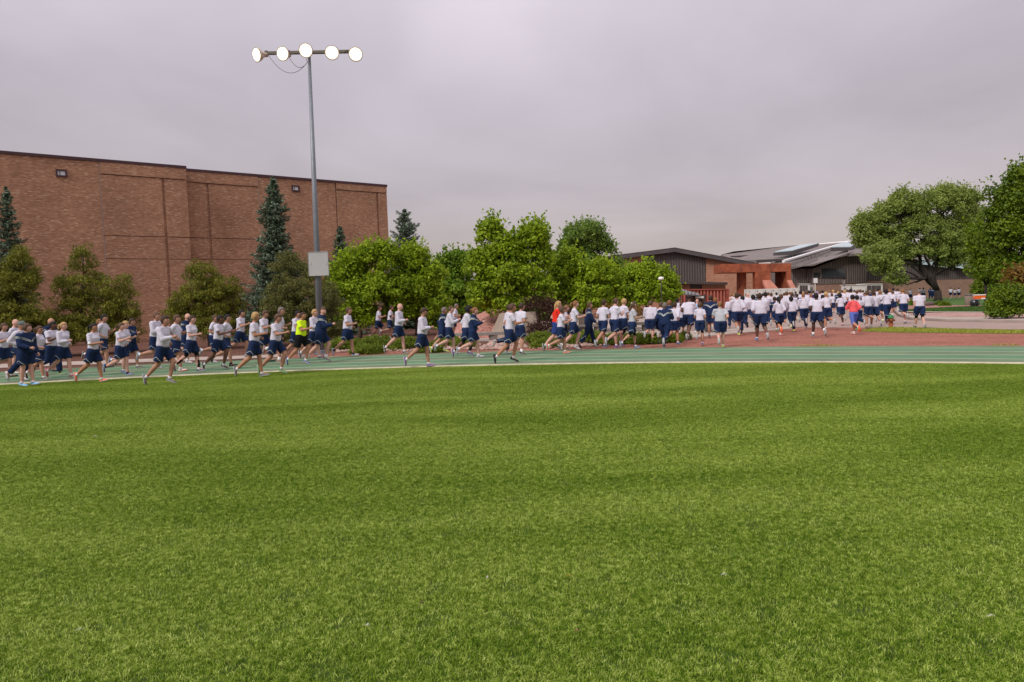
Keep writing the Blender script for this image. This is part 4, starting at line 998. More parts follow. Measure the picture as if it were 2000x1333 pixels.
def rock_zone(p, n):
    P = [(q.x, q.y) for q in gp(*p)]; xs = [q[0] for q in P]; ys = [q[1] for q in P]; k = 0
    while k < n:
        x, y = rgk.uniform(min(xs), max(xs)), rgk.uniform(min(ys), max(ys))
        if inside(x, y, P): rocks_xy.append((x, y)); k += 1
rock_zone([(655, 690), (760, 687.5), (900, 685.5), (1100, 682), (1190, 676), (1190, 672), (1100, 676), (900, 680), (760, 683), (655, 686)], 420)
rock_zone([(935, 684), (1030, 681), (1020, 664), (960, 668)], 420)
rock_zone([(860, 684), (935, 683), (940, 672), (850, 676)], 130)
V = []; F = []
for i, (x, y) in enumerate(rocks_xy):
    s_ = rgk.uniform(.05, .14); M_ = Matrix.Rotation(rgk.uniform(0, 6), 3, 'Z'); sc_ = np.array([s_, s_ * rgk.uniform(.6, .9), s_ * rgk.uniform(.35, .6)])
    v = (IV * rgk.uniform(.85, 1.15, (12, 1)) * sc_) @ np.array(M_) + np.array([x, y, s_ * .3]); V.append(v); F.append(IF + i * 12)
tag(link('river_rocks', np_mesh('river_rocks', np.concatenate(V), np.concatenate(F), M_rock, True)), 'pinkish river rocks spread between the junipers and the track', 'rocks', kind='stuff')

# ---------------- light pole
M_galv = mat('galvanised_steel', (.19, .205, .23), .5, .08, 5, metal=.3, spec=.5)
M_bar = mat('brown_steel', (.13, .11, .085), .5, .1, 5)
PL = G(627, 693); ypl = PL.y
lp = thing('light_pole', 'tall grey floodlight pole with five lit round lamps and a cabinet', 'light pole', (PL.x, ypl, 0))
I = Matrix.Translation(-lp.location)
def lpp(o): o.matrix_parent_inverse = I; return o
topz = at(604, 118, ypl)
bar_l, bar_r = at(517, 104.5, ypl), at(692, 101, ypl)
cx_ = at(603.5, 103, ypl)
mb = MB(); mb.tube([(PL.x, ypl, .0), (PL.x * .5 + cx_.x * .5, ypl, cx_.z / 2), (cx_.x, ypl, cx_.z)], [.15, .105, .062], 16); lpp(mb.build('pole', M_galv, lp, True))
mb = MB(); mb.box((PL.x, ypl, .035), (.5, .5, .05)); mb.lathe([(.19, 0.0), (.19, .12), (.16, .14)], 16, (PL.x, ypl, .05)); lpp(mb.build('base_plate', M_galv, lp))
mb = MB(); d_ = (bar_r - bar_l); mb.box((bar_l + bar_r) / 2, (d_.length, .12, .12), M=Matrix.Rotation(-math.atan2(d_.z, d_.x), 3, 'Y')); lpp(mb.build('crossbar', M_bar, lp, bevel=.01))
M_lamp = emis('lamp_lit', (1.0, .95, .88), 2.2)
M_refl = emis('lamp_reflector_lit', (1.0, .80, .58), .62)
M_house = mat('lamp_housing', (.55, .42, .33), .35, metal=.6)
M_rim = mat('lamp_rim', (.36, .31, .27), .5)
lamps = [(502, 107.5, -38, -14), (552.5, 105.5, -16, -12), (597.5, 99, -2, -18), (648.5, 103.5, 10, -12), (694.5, 106.5, 16, -10)]
lj = ['leftmost floodlight turned to the left', 'second floodlight from the left', 'middle floodlight, mounted highest', 'fourth floodlight', 'rightmost floodlight']
for k, (px, py, yaw, pit) in enumerate(lamps):
    c = at(px, py, ypl - .42)
    R_ = Matrix.Rotation(rad(yaw), 3, 'Z') @ Matrix.Rotation(rad(90 - pit * -1 * -1), 3, 'X')   # local z -> facing -Y, tipped down
    r_ = .255
    mb = MB(); mb.lathe([(r_ + .012, .02), (r_ + .02, -.01), (r_ + .005, -.04), (.22, -.14), (.12, -.26), (.09, -.36), (.085, -.48), (.05, -.5)], 28, c, R_)
    h = lpp(mb.build('floodlight', M_house, lp, True)); h['label'] = lj[k]
    mb = MB(); mb.lathe([(r_ * .88, .021), (r_ * .86, .035), (r_ * .7, .05), (r_ * .4, .062), (.01, .066)], 28, c, R_)
    g_ = mb.build('lens', M_lamp, h, True); pass
    mb = MB(); mb.lathe([(r_ + .004, .021), (r_ * .88, .026)], 28, c, R_); mb.build('reflector', M_refl, h, True)
    mb = MB(); n_ = 28; V_, F_ = tube_np([c + R_ @ Vector(((r_ + .015) * math.cos(a), (r_ + .015) * math.sin(a), .015)) for a in np.linspace(0, 2 * math.pi, 33)], .016, .016, 6); mb.poly(V_.tolist(), F_)
    g_ = mb.build('rim', M_rim, h, True); pass
    back = c + R_ @ Vector((0, 0, -.42)); tx = min(max(back.x, bar_l.x + .05), bar_r.x - .05)
    tgt = bar_l.lerp(bar_r, (tx - bar_l.x) / (bar_r.x - bar_l.x))
    mb = MB(); mb.tube([back, back.lerp(tgt, .5) + Vector((0, 0, .06)), tgt + Vector((0, 0, .0))], .035, 8); mb.box(tgt, (.10, .15, .17))
    g_ = mb.build('bracket', M_bar, h); pass
def cable(p0, p1, sag, r=.009):
    a = at(*p0, ypl - .08); b_ = at(*p1, ypl - .08); pts = []
    for i in range(17):
        k = i / 16; p = a.lerp(b_, k); p.z -= sag * 4 * k * (1 - k); pts.append(p)
    mb = MB(); mb.tube(pts, r, 6); lpp(mb.build('cable', M_dark, lp, True))
cable((524, 108), (601, 121), .58); cable((565, 113), (600, 122), .30); cable((598, 114), (601, 121), .05); cable((672, 102), (690, 96), -.02)
cb = [at(601.5, 493.5, ypl - .22), at(640, 492, ypl - .22), at(642.5, 538, ypl - .22), at(603.5, 539.5, ypl - .22)]
mb = MB(); mb.prism([cb[0], cb[3], cb[2], cb[1]], (0, .05, 0)); o = lpp(mb.build('panel', mat('panel_grey', (.40, .39, .385), .6, .05, 2), lp))
mb = MB()
for (px, py) in ((606.5, 514.5), (637, 513.5)):
    c = at(px, py, ypl - .225); mb.box(c, (.03, .03, .14)); 
mb.build('handle', M_white, o)
mb = MB()
rimp = [cb[0], cb[1], cb[2], cb[3], cb[0]]
for i in range(4): mb.tube([rimp[i] + Vector((0, -.005, 0)), rimp[i + 1] + Vector((0, -.005, 0))], .013, 4)
mb.build('frame', mat('frame_grey', (.30, .30, .30), .6), o)
mb = MB()
for zf in (.25, .75):
    c = cb[3].lerp(cb[0], zf); mb.box((PL.x + (cx_.x - PL.x) * c.z / cx_.z, ypl - .13, c.z), (.26, .12, .05))
lpp(mb.build('clamp', M_galv, lp))

# ---------------- hydrant
HP = G(1740, 640.5); hd = thing('fire_hydrant', 'rust brown fire hydrant with green bonnet in the rough grass', 'fire hydrant', HP.xy.to_3d(), rad(-15))
M_hyd = mat('hydrant_rust', (.26, .075, .03), .7, .2, 12); M_hg = mat('hydrant_green', (.03, .17, .06), .5, .1, 10)
MB().lathe([(.13, 0), (.13, .03), (.10, .035), (.098, .40), (.12, .405), (.12, .44), (.105, .445), (.105, .47)], 24).build('barrel', M_hyd, hd, True)
MB().lathe([(.155, .47), (.158, .495), (.13, .50), (.125, .55), (.10, .60), (.06, .635), (.035, .64), (.032, .68), (.02, .69)], 24).build('bonnet', M_hg, hd, True)
for a, r_ in ((0, .045), (180, .045), (-90, .06)):
    MB().lathe([(r_, 0), (r_, .05), (r_ * 1.3, .052), (r_ * 1.3, .085), (r_ * .5, .088), (r_ * .5, .11)], 12, (.085 * math.cos(rad(a)), .085 * math.sin(rad(a)), .37), Matrix.Rotation(rad(a), 3, 'Z') @ Matrix.Rotation(rad(90), 3, 'Y')).build('outlet_cap', M_hyd, hd, True)

# ---------------- litter bin, cooler table, bag, stone, posts
def place(px, y): return G(px, y).xy.to_3d()
lbn = thing('litter_bin', 'round pebbled concrete litter bin in front of distant runners', 'litter bin', place(1893, 597))
MB().lathe([(.36, 0), (.37, .02), (.40, 1.0), (.36, 1.02)], 20).build('body', mat('pebbled_concrete', (.22, .17, .135), .95, .3, 30, bump=.6, bscale=50), lbn, True)
MB().lathe([(.43, 1.02), (.44, 1.06), (.42, 1.16), (.30, 1.18), (.28, 1.12)], 20).build('rim', M_cgrey, lbn, True)
MB().lathe([(.27, 1.0), (.27, 1.10), (.05, 1.11)], 16).build('liner', M_dark, lbn, True)
tb = thing('folding_table', 'grey folding table carrying an orange and white cooler', 'table', place(1926, 600.5), rad(-4))
MB().box((0.1, 0, .735), (2.3, .75, .04)).build('tabletop', mat('table_top', (.33, .30, .33), .6), tb, bevel=.01)
for lx in (-.75, 1.15):
    for ly in (-.3, .3): MB().tube([(lx, ly, 0), (lx, ly, .715)], .016, 8).build('leg', M_dark, tb)
    MB().tube([(lx, -.3, .12), (lx, .3, .12)], .012, 6).build('brace', M_dark, tb)
cl = thing('cooler', 'orange cooler with white lid and base sitting on the folding table', 'cooler', tb.location + Vector((-.62, 0, .756)), rad(-4))
M_or = mat('cooler_orange', (.75, .12, .015), .5); M_cw = mat('cooler_white', (.75, .72, .68), .5)
MB().box((0, 0, .16), (.86, .42, .30)).build('body', M_or, cl, bevel=.02)
MB().box((0, 0, .365), (.90, .46, .09)).build('lid', M_cw, cl, bevel=.02)
MB().box((.22, -.215, .05), (.36, .02, .09)).build('label_plate', M_cw, cl)
for sx in (-.45, .45): MB().box((sx, 0, .2), (.03, .16, .04)).build('handle', M_cw, cl)
bg_ = thing('rubbish_bag', 'black full rubbish bag standing under the left end of the table', 'bag', place(1903, 600))
rgb_ = np.random.default_rng(2); me = MB(); me.lathe([(.18, 0), (.30, .05), (.35, .25), (.34, .45), (.30, .58), (.16, .68), (.05, .72), (.09, .80)], 18)
v = np.array(me.v); v *= 1 + .08 * np.sin(v[:, [2]] * 19 + np.arctan2(v[:, [1]], v[:, [0]]) * 5); me.v = [tuple(q) for q in v]
me.build('sack', mat('black_plastic', (.012, .012, .016), .3, spec=.6), bg_, True)
mb = MB(); V_ = IV * np.array([.75, .4, .33]) + np.array([0, 0, .25]); mb.poly(V_.tolist(), icf); o = mb.build('boulder', mat('boulder', (.13, .10, .085), .95, .3, 4, bump=.5), None, True)
o.location = place(1815, 598.5); s2 = o.modifiers.new('s', 'SUBSURF'); s2.levels = 1; s2.render_levels = 1; tag(o, 'dark low boulder in the flower bed behind the walking man', 'boulder')
sg = thing('sign_post', 'white square sign on a pale post behind the crowd', 'sign', at(1592, 600, 66).xy.to_3d()); I = Matrix.Translation(-sg.location)
mb = MB(); a = at(1592, 553, 66); mb.tube([(a.x, 66, 0), (a.x, 66, a.z)], .045, 8); mb.build('post', M_white, sg).matrix_parent_inverse = I
mb = MB(); c = at(1592.8, 548.5, 65.9); mb.box(c, (.38, .05, .47)); mb.build('panel', mat('sign_white', (.62, .60, .60), .6), sg, bevel=.01).matrix_parent_inverse = I
mb = MB(); c = at(1596, 571, 65.9); mb.box(c, (.2, .04, .16)); mb.build('small_plate', mat('plate_lilac', (.4, .33, .55), .6), sg).matrix_parent_inverse = I
ps = thing('meter_post', 'pale post with small meter boxes in front of the brown wall', 'post', at(1648, 600, 80).xy.to_3d()); I = Matrix.Translation(-ps.location)
mb = MB(); a = at(1648, 548, 80); mb.box((a.x, 80, a.z / 2), (.16, .1, a.z)); mb.build('post', M_white, ps).matrix_parent_inverse = I
for (px, py, w_, h_) in ((1646, 549.5, .26, .2), (1649, 556, .22, .24), (1650, 565, .2, .2)):
    mb = MB(); mb.box(at(px, py, 79.9), (w_, .2, h_)); mb.build('meter_box', M_cgrey, ps).matrix_parent_inverse = I
pt = thing('path_lamp', 'white lamp head on a slim post among the small maple leaves', 'lamp', at(1290, 600, 39.2).xy.to_3d()); I = Matrix.Translation(-pt.location)
c = at(1291, 544, 39.2); mb = MB(); mb.tube([(c.x, 39.2, 0), (c.x, 39.2, c.z - .08)], .03, 8); mb.build('post', M_dark, pt).matrix_parent_inverse = I
mb = MB(); mb.lathe([(.05, -.1), (.15, -.06), (.165, 0), (.13, .06), (.03, .09)], 16, c); mb.build('lamp_head', mat('lamp_white', (.8, .78, .75), .5), pt, True).matrix_parent_inverse = I

# ---------------- rust red container, dark kiosk and parked vehicles behind the runners
Yc = 55
rc_ = thing('steel_container', 'rust red corrugated steel container behind the dark kiosk', 'container', at(1386, 600, Yc).xy.to_3d()); I = Matrix.Translation(-rc_.location)
M_rr = mat('container_red', (.24, .055, .035), .7, .15, 2)
def cq(o): o.matrix_parent_inverse = I; return o
cq(facade('wall', [(1326, 622), (1326, 566), (1418, 567.5), (1418, 620)], Yc + .08, 2.4, M_rr, rc_, False))
cq(facade('top_rail', [(1324, 567.5), (1324, 565), (1424, 564.5), (1424, 567)], Yc - .1, 2.7, M_rr, rc_, False))
cq(facade('corner_post', [(1418, 620), (1418, 567.2), (1424.2, 567.2), (1424.2, 620)], Yc - .08, .3, M_rr, rc_, False))
mb = MB()
for i in range(14):
    px = 1330 + i * 6.5; a = at(px, 568, Yc); b_ = at(px, 618, Yc); mb.box((a.x, Yc + .02, (a.z + b_.z) / 2), (.12, .12, a.z - b_.z))
cq(mb.build('corrugation', mat('container_red_light', (.33, .10, .07), .7, .15, 2), rc_))
ks = thing('kiosk', 'dark brown open kiosk with sloping slatted roof and pale name strip', 'kiosk', at(1365, 600, 50).xy.to_3d()); I = Matrix.Translation(-ks.location)
cq(slab('roof', [at(1329, 574, 48.6), at(1367, 576, 48.6), at(1363, 573, 52), at(1329, 564.5, 52)], .08, mat('roof_grey', (.16, .15, .15), .5), ks))
for i in range(5):
    a = at(1330 + i * 7, 573.4 + i * .35, 48.55); b_ = at(1330 + i * 6.6, 565 + i * 1.7, 52); mb = MB(); mb.tube([a, b_], .03, 4); cq(mb.build('batten', M_dark, ks))
cq(facade('wall', [(1352, 614), (1352, 577), (1376, 577), (1376, 612)], 49.5, 1.8, mat('kiosk_brown', (.06, .03, .025), .7, .1, 3), ks, False))
for px in (1330, 1376.5): cq(facade('post', [(px - 1, 612), (px - 1, 575), (px + 1, 575), (px + 1, 612)], 48.8, .12, M_dark, ks, False))
cq(facade('sign_strip', [(1358.5, 583), (1358.5, 579), (1375, 579), (1375, 583)], 49.44, .05, M_white, ks, False))
# letter-like dark dashes are too small to read in the photograph; a plain strip stands for them

def vehicle(name, label, px, ybot, L_, W_, H_, yaw, col, kind, glass=.5):
    b = G(px, ybot); r_ = thing(name, label, 'car' if kind != 'truck' else 'truck', (b.x, b.y, 0), rad(yaw))
    body = mat('car_paint', col, .35, spec=.6); h = L_ / 2; w_ = W_ / 2
    if kind == 'truck': low = [(-h, .45), (-h, 1.05), (-h * .1, 1.08), (h * .45, 1.08), (h * .55, 1.1), (h * .97, .98), (h, .8), (h, .4)]; cab = [(-h * .05, 1.08), (h * .02, H_ - .04), (h * .08, H_), (h * .32, H_), (h * .52, 1.1)]
    else: low = [(-h, .5), (-h * .99, .95), (-h * .9, 1.02), (h * .45, 1.02), (h * .93, .85), (h, .7), (h, .38), (-h, .36)]; cab = [(-h * .93, 1.0), (-h * .72, H_ - .03), (-h * .6, H_), (h * .08, H_), (h * .2, H_ - .05), (h * .48, 1.0)]
    MB().prism([(x, -w_, z) for x, z in low], (0, W_, 0)).build('body', body, r_, bevel=.05)
    MB().prism([(x, -w_ * .86, z) for x, z in cab], (0, W_ * .86, 0)).build('cabin', body, r_, bevel=.04)
    c0 = [(cab[0][0] + .18, cab[0][1] + .06), (cab[1][0] + .14, H_ - .1), (cab[-2][0] - .06, H_ - .1), (cab[-1][0] - .16, cab[-1][1] + .04)]
    for sgn in (-1, 1):
        MB().prism([(x, sgn * (w_ * .86 + .004), z) for x, z in c0], (0, .01 * sgn, 0)).build('side_window', M_glass, r_)
    for xx_ in (-h * .62, h * .64):
        for sgn in (-1, 1):
            wh = MB().lathe([(.34, -.11), (.35, -.09), (.35, .09), (.34, .11)], 20, (xx_, sgn * (w_ - .1), .345), Matrix.Rotation(rad(90), 3, 'X')).build('wheel', mat('tyre', (.02, .02, .02), .9), r_, True)
            MB().lathe([(.2, -.118), (.2, .118)], 14, (xx_, sgn * (w_ - .1), .345), Matrix.Rotation(rad(90), 3, 'X')).build('rim', M_white, wh)
    for sgn in (-1, 1): MB().box((h - .02, sgn * w_ * .72, .76), (.08, .3, .14)).build('headlight', M_glassb, r_)
    for sgn in (-1, 1): MB().box((-h + .01, sgn * w_ * .78, .86), (.06, .2, .16)).build('tail_light', mat('tail_red', (.4, .02, .02), .3), r_)
    # windscreen
    a, c = cab[-1], cab[-2]; mb = MB(); mb.prism([(a[0] - .02, -w_ * .75, a[1] + .04), (c[0] + .02, -w_ * .68, c[1] - .04), (c[0] + .02, w_ * .68, c[1] - .04), (a[0] - .02, w_ * .75, a[1] + .04)], (.035, 0, .02)); mb.build('windscreen', M_glass, r_)
    return r_
vehicle('parked_car', 'silver parked car half hidden by the runner in the black beanie', 1342, 617, 4.5, 1.8, 1.45, 160, (.5, .5, .5), 'car')
vehicle('parked_truck', 'dark parked pickup with lamps glinting beside the rust red container', 1396, 619, 5.2, 1.95, 1.75, -80, (.06, .05, .05), 'truck')
vehicle('parked_truck', 'dark parked pickup behind the crowd below the steel portal', 1452, 604, 5.4, 1.95, 1.6, 175, (.05, .04, .04), 'truck')
vehicle('parked_car', 'white parked car glimpsed through the pines at the left', 285, 660, 4.5, 1.8, 1.45, 185, (.65, .65, .66), 'car')

# ================================================================== PEOPLE
SKIN = {k: mat('skin_' + k, c, .6, .06, 9, spec=.3) for k, c in dict(l=(.56, .31, .24), m=(.42, .215, .145), t=(.40, .19, .11), d=(.13, .06, .038), k=(.065, .032, .022)).items()}
HAIR = {k: mat('hair_' + k, c, .7, .25, 30, spec=.25) for k, c in dict(b=(.045, .025, .016), k=(.012, .010, .010), y=(.42, .26, .11), g=(.16, .13, .115), r=(.22, .10, .04), n=(.09, .05, .03)).items()}
def cloth(name, c, n=.06): return mat(name, c, .85, n, 5, bump=.35, bscale=14, spec=.15)
CL = dict(tee=cloth('tee_white', (.57, .54, .62)), grey=cloth('tee_grey', (.43, .43, .47)), sweat=cloth('sweat_white', (.545, .515, .59)), navy=cloth('navy_nylon', (.011, .023, .068), .15),
          jacket=cloth('navy_jacket', (.012, .024, .070), .15), black=cloth('black_knit', (.008, .008, .010)), neon=cloth('neon_yellow', (.62, .85, .015)), red=cloth('red_shirt', (.68, .03, .015)),
          coral=cloth('coral_fleece', (.74, .11, .12)), sky=cloth('light_blue_shirt', (.24, .45, .72)), blue=cloth('periwinkle_tights', (.10, .15, .48)), purple=cloth('purple_shirt', (.07, .04, .28)), lightnavy=cloth('blue_short', (.02, .04, .16)))
M_sil = mat('reflective_silver', (.52, .54, .50), .5); M_sock = mat('sock_white', (.75, .74, .76), .9); M_sockd = mat('sock_black', (.012, .012, .014), .9)
M_eye = mat('eye', (.02, .015, .012), .3); M_lip = mat('lip', (.30, .10, .08), .5); M_sole = mat('sole_white', (.38, .37, .36), .7); M_solek = mat('sole_dark', (.03, .03, .03), .8)
SHOE = dict(k=(.015, .015, .017), w=(.6, .58, .58), g=(.12, .12, .13), b=(.03, .10, .30), c=(.10, .45, .80), o=(.80, .14, .05), r=(.45, .02, .035), p=(.16, .05, .32), n=(.02, .03, .08), y=(.62, .78, .03), e=(.06, .30, .04), m=(.55, .03, .20), u=(.28, .08, .05), s=(.35, .38, .45))
SHM = {k: mat('shoe_' + k, c, .6, .2, 40) for k, c in SHOE.items()}

POSES = {  # front hip, knee, plantar / rear hip, knee, plantar, lift, lean, arm1 (upper, elbow), arm2
 'A': dict(l1=(33, 50, 5), l2=(-16, 30, 36), lift=.0, lean=7, a1=(-38, 95), a2=(22, 80)),
 'B': dict(l1=(8, 18, 0), l2=(-6, 76, 20), lift=.0, lean=7, a1=(-20, 98), a2=(6, 100)),
 'C': dict(l1=(20, 18, -4), l2=(-8, 60, 25), lift=.0, lean=6, a1=(-36, 92), a2=(20, 92)),
 'D': dict(l1=(16, 11, -4), l2=(-19, 32, 30), lift=.02, lean=4, a1=(-24, 90), a2=(10, 88)),
 'E': dict(l1=(20, 6, -8), l2=(-16, 22, 22), lift=.0, lean=3, a1=(-14, 24), a2=(16, 30)),
 'F': dict(l1=(8, 4, 0), l2=(-5, 4, 0), lift=.0, lean=6, a1=(-6, 35), a2=(10, 62)),
 'G': dict(l1=(2, 26, 4), l2=(20, 84, 22), lift=.0, lean=8, a1=(-12, 96), a2=(-6, 102)),
 'H': dict(l1=(28, 34, 0), l2=(-22, 48, 30), lift=.07, lean=6, a1=(-42, 96), a2=(26, 84)),
 'I': dict(l1=(-2, 14, 8), l2=(-22, 72, 30), lift=.0, lean=8, a1=(-30, 98), a2=(-8, 104)),
}
BUILD = dict(m=dict(sh=.188, hp=.088, tor=1.0, bust=0, arm=1.0), f=dict(sh=.162, hp=.094, tor=.94, bust=.045, arm=.88), h=dict(sh=.195, hp=.10, tor=1.17, bust=0, arm=1.12))
def joints(pose, mir, bld):
    p = POSES[pose]; B = BUILD[bld]; J = {}
    lean = rad(p['lean']); sp = Vector((math.sin(lean), 0, math.cos(lean)))
    J['sp'] = sp; J['pel'] = Vector((0, 0, 0))
    sgn = 1 if not mir else -1      # l1 on the left (+Y) side when not mirrored
    fw = Vector((math.cos(lean), 0, -math.sin(lean)))
    for k, s_ in (('l1', sgn), ('l2', -sgn)):
        h, kn, pf = [rad(q) for q in p[k]]
        hip = Vector((.0, s_ * B['hp'], -.02)); a = hip + Vector((math.sin(h), s_ * -.03, -math.cos(h))) * .43
        s2 = h - kn; b_ = a + Vector((math.sin(s2), 0, -math.cos(s2))) * .43
        fd = Vector((math.cos(s2 - pf), 0, math.sin(s2 - pf)))
        fn = Vector((-fd.z, 0, fd.x))
        J[k] = (hip, a, b_, fd, fn, s_)
    tw = rad(9) * (1 if p['l1'][0] > p['l2'][0] else -1) * (-sgn)
    nk = sp * .515; J['neck'] = nk
    lat = Vector((-math.sin(tw) * 1.0, math.cos(tw), 0)); lat = (lat - sp * lat.dot(sp)).normalized()
    J['lat'] = lat
    # arm on the side of the forward leg swings back
    for k, s_ in (('a1', sgn), ('a2', -sgn)):
        u, e = [rad(q) for q in p[k]]
        sh = sp * .455 + lat * s_ * B['sh']
        ab = .24 if abs(p[k][1]) > 50 else .12
        du = Vector((math.sin(u + lean * .5), s_ * ab, -math.cos(u + lean * .5))).normalized(); el = sh + du * .285
        inw = -.42 if p[k][1] > 50 else -.05
        df = Vector((math.sin(u + e), s_ * inw, -math.cos(u + e))).normalized(); wr = el + df * .25
        J[k] = (sh, el, wr, df, s_)
    # lowest sole point
    mz = 9
    for k in ('l1', 'l2'):
        hip, a, b_, fd, fn, s_ = J[k]
        for q in (b_ - fd * .06 - fn * .085, b_ + fd * .19 - fn * .085): mz = min(mz, q.z)
    J['root'] = -mz + p['lift']
    hd = sp * .553 + fw * .022
    J['head'] = hd + sp * .125 + fw * .012; J['fw'] = fw
    J['top'] = J['head'].z + .12 + J['root']
    return J
def head_matrix(J, pitch=0, yaw=0):
    """local x forward, z up; at the centre of the head"""
    M_ = Matrix.Rotation(rad(yaw), 4, 'Z') @ Matrix.Rotation(rad(pitch), 4, 'Y')
    return Matrix.Translation(J['head'] + Vector((0, 0, J['root']))) @ M_

# ---- head
def head_verts(nu=28, nv=20):
    V = []; F = []
    for j in range(nv + 1):
        th = math.pi * j / nv
        for i in range(nu):
            ph = 2 * math.pi * i / nu
            x, y, z = math.sin(th) * math.cos(ph), math.sin(th) * math.sin(ph), math.cos(th)
            px, py, pz = x * .103, y * .080, z * .126
            if z < 0:
                py *= 1 - .30 * (-z) ** 1.6
                if x < 0: px *= 1 - .42 * (-z) ** .8
                else: px *= 1 - .06 * (-z)
            if x > 0: px += .023 * math.exp(-((py / .013) ** 2)) * math.exp(-(((pz + .022) / .022) ** 2)) 
            if x > 0: px += .006 * math.exp(-(((pz - .028) / .012) ** 2)) * math.exp(-((py / .05) ** 2))
            if x > 0: px -= .008 * math.exp(-(((abs(py) - .031) / .013) ** 2)) * math.exp(-(((pz - .008) / .011) ** 2))
            if x > 0: px += .008 * math.exp(-(((pz + .098) / .016) ** 2)) * math.exp(-((py / .026) ** 2))
            V.append((px, py, pz))
    for j in range(nv):
        for i in range(nu): F.append((j * nu + i, (j + 1) * nu + i, (j + 1) * nu + (i + 1) % nu, j * nu + (i + 1) % nu))
    return np.array(V), F
HV, HF = head_verts()
def ball(c, r, n=8):
    V = []; F = []
    for j in range(n // 2 + 1):
        th = math.pi * j / (n // 2)
        for i in range(n): V.append((c[0] + r[0] * math.sin(th) * math.cos(2 * math.pi * i / n), c[1] + r[1] * math.sin(th) * math.sin(2 * math.pi * i / n), c[2] + r[2] * math.cos(th)))
    for j in range(n // 2):
        for i in range(n): F.append((j * n + i, (j + 1) * n + i, (j + 1) * n + (i + 1) % n, j * n + (i + 1) % n))
    return np.array(V), F
HEADPARTS = [(HV, HF, 0)]
for s_ in (-1, 1):
    HEADPARTS.append((*ball((.083, s_ * .031, .008), (.012, .013, .007)), 1))
    HEADPARTS.append((*ball((-.004, s_ * .077, -.008), (.018, .010, .032)), 0))
    HEADPARTS.append((*ball((.092, s_ * .032, .028), (.007, .018, .0035)), 3))
HEADPARTS.append((*ball((.094, 0, -.062), (.009, .024, .006)), 2))

def hair_mesh(kind):
    """hair shells in head space"""
    V, F = HV.copy(), HF
    t_ = {'buzz': .005, 'bald': .0, 'short': .016, 'bun': .014, 'tail': .014, 'long': .020, 'bob': .024, 'afro': .035, 'beanie': .016, 'cap': .014}[kind]
    n = V / np.array([.103, .080, .126]); n /= np.linalg.norm(n, axis=1)[:, None] + 1e-9
    W = V + n * t_ * (1 + .25 * np.sin(V[:, [0]] * 160 + V[:, [2]] * 90) * np.cos(V[:, [1]] * 130))
    if kind in ('short', 'afro'): W[:, 2] += .006 * (n[:, 2] > .3)
    def keep(v):
        x, y, z = v
        if kind == 'beanie': return z > .035 - .25 * (x > 0) * 0 - (.03 if x < 0 else 0)
        if kind == 'cap': return z > .045 - (.02 if x < 0 else 0)
        line = .055 if x > .045 else (.055 - (0.045 - x) * 1.3 if x > -.03 else -.072)
        if kind in ('long', 'bob') and x < .02: line = -.10 if x < -.01 else -.06
        if kind == 'buzz' and x < -.03: line = -.06
        return z > line
    F2 = [f for f in F if all(keep(V[i]) for i in f)]
    used = sorted({i for f in F2 for i in f}); mp_ = {u: k for k, u in enumerate(used)}
    F2 = [tuple(mp_[i] for i in f) for f in F2]; W = W[used]; n_ = len(W)
    # rim: fold inwards to give thickness
    inner = V[used] * .97
    edges = {}
    for f in F2:
        for a, b_ in zip(f, f[1:] + f[:1]): edges[(a, b_)] = 1
    rim = [(a, b_) for (a, b_) in edges if (b_, a) not in edges and a != b_]
    F3 = F2 + [(b_, a, n_ + a, n_ + b_) for a, b_ in rim]
    Vv = [tuple(v) for v in W] + [tuple(v) for v in inner]; mb = MB(); mb.poly(Vv, F3)
    if kind == 'bun':
        v, f = ball((-.118, 0, .045), (.036, .036, .034), 10); mb.poly(v.tolist(), f)
    if kind == 'tail':
        v, f = tube_np([(-.09, 0, .05), (-.14, .004, .055), (-.18, .01, .01), (-.19, .012, -.06), (-.175, .01, -.12)], [.018, .028, .034, .028, .008], [.016, .024, .028, .02, .006], 8); mb.poly(v.tolist(), f)
    if kind == 'long':
        v, f = tube_np([(-.085, 0, .05), (-.115, 0, -.02), (-.125, .0, -.12), (-.13, .0, -.22), (-.12, 0, -.30)], [.045, .05, .045, .032, .01], [.03, .035, .03, .02, .006], 10); mb.poly(v.tolist(), f)
    if kind == 'beanie':
        v, f = tube_np([(-.004, 0, .025), (.0, 0, .055)], [.093, .093], [.112, .112], 20); mb.poly(v.tolist(), f)
    if kind == 'cap':
        mb.prism([(.08, -.06, .055), (.15, -.045, .045), (.165, 0, .042), (.15, .045, .045), (.08, .06, .055)], (0, 0, .008))
    return mb
HAIRM = {}
def get_hair(kind):
    if kind not in HAIRM: HAIRM[kind] = hair_mesh(kind).mesh('hair' if kind not in ('beanie', 'cap') else kind, [None], True)
    return HAIRM[kind]

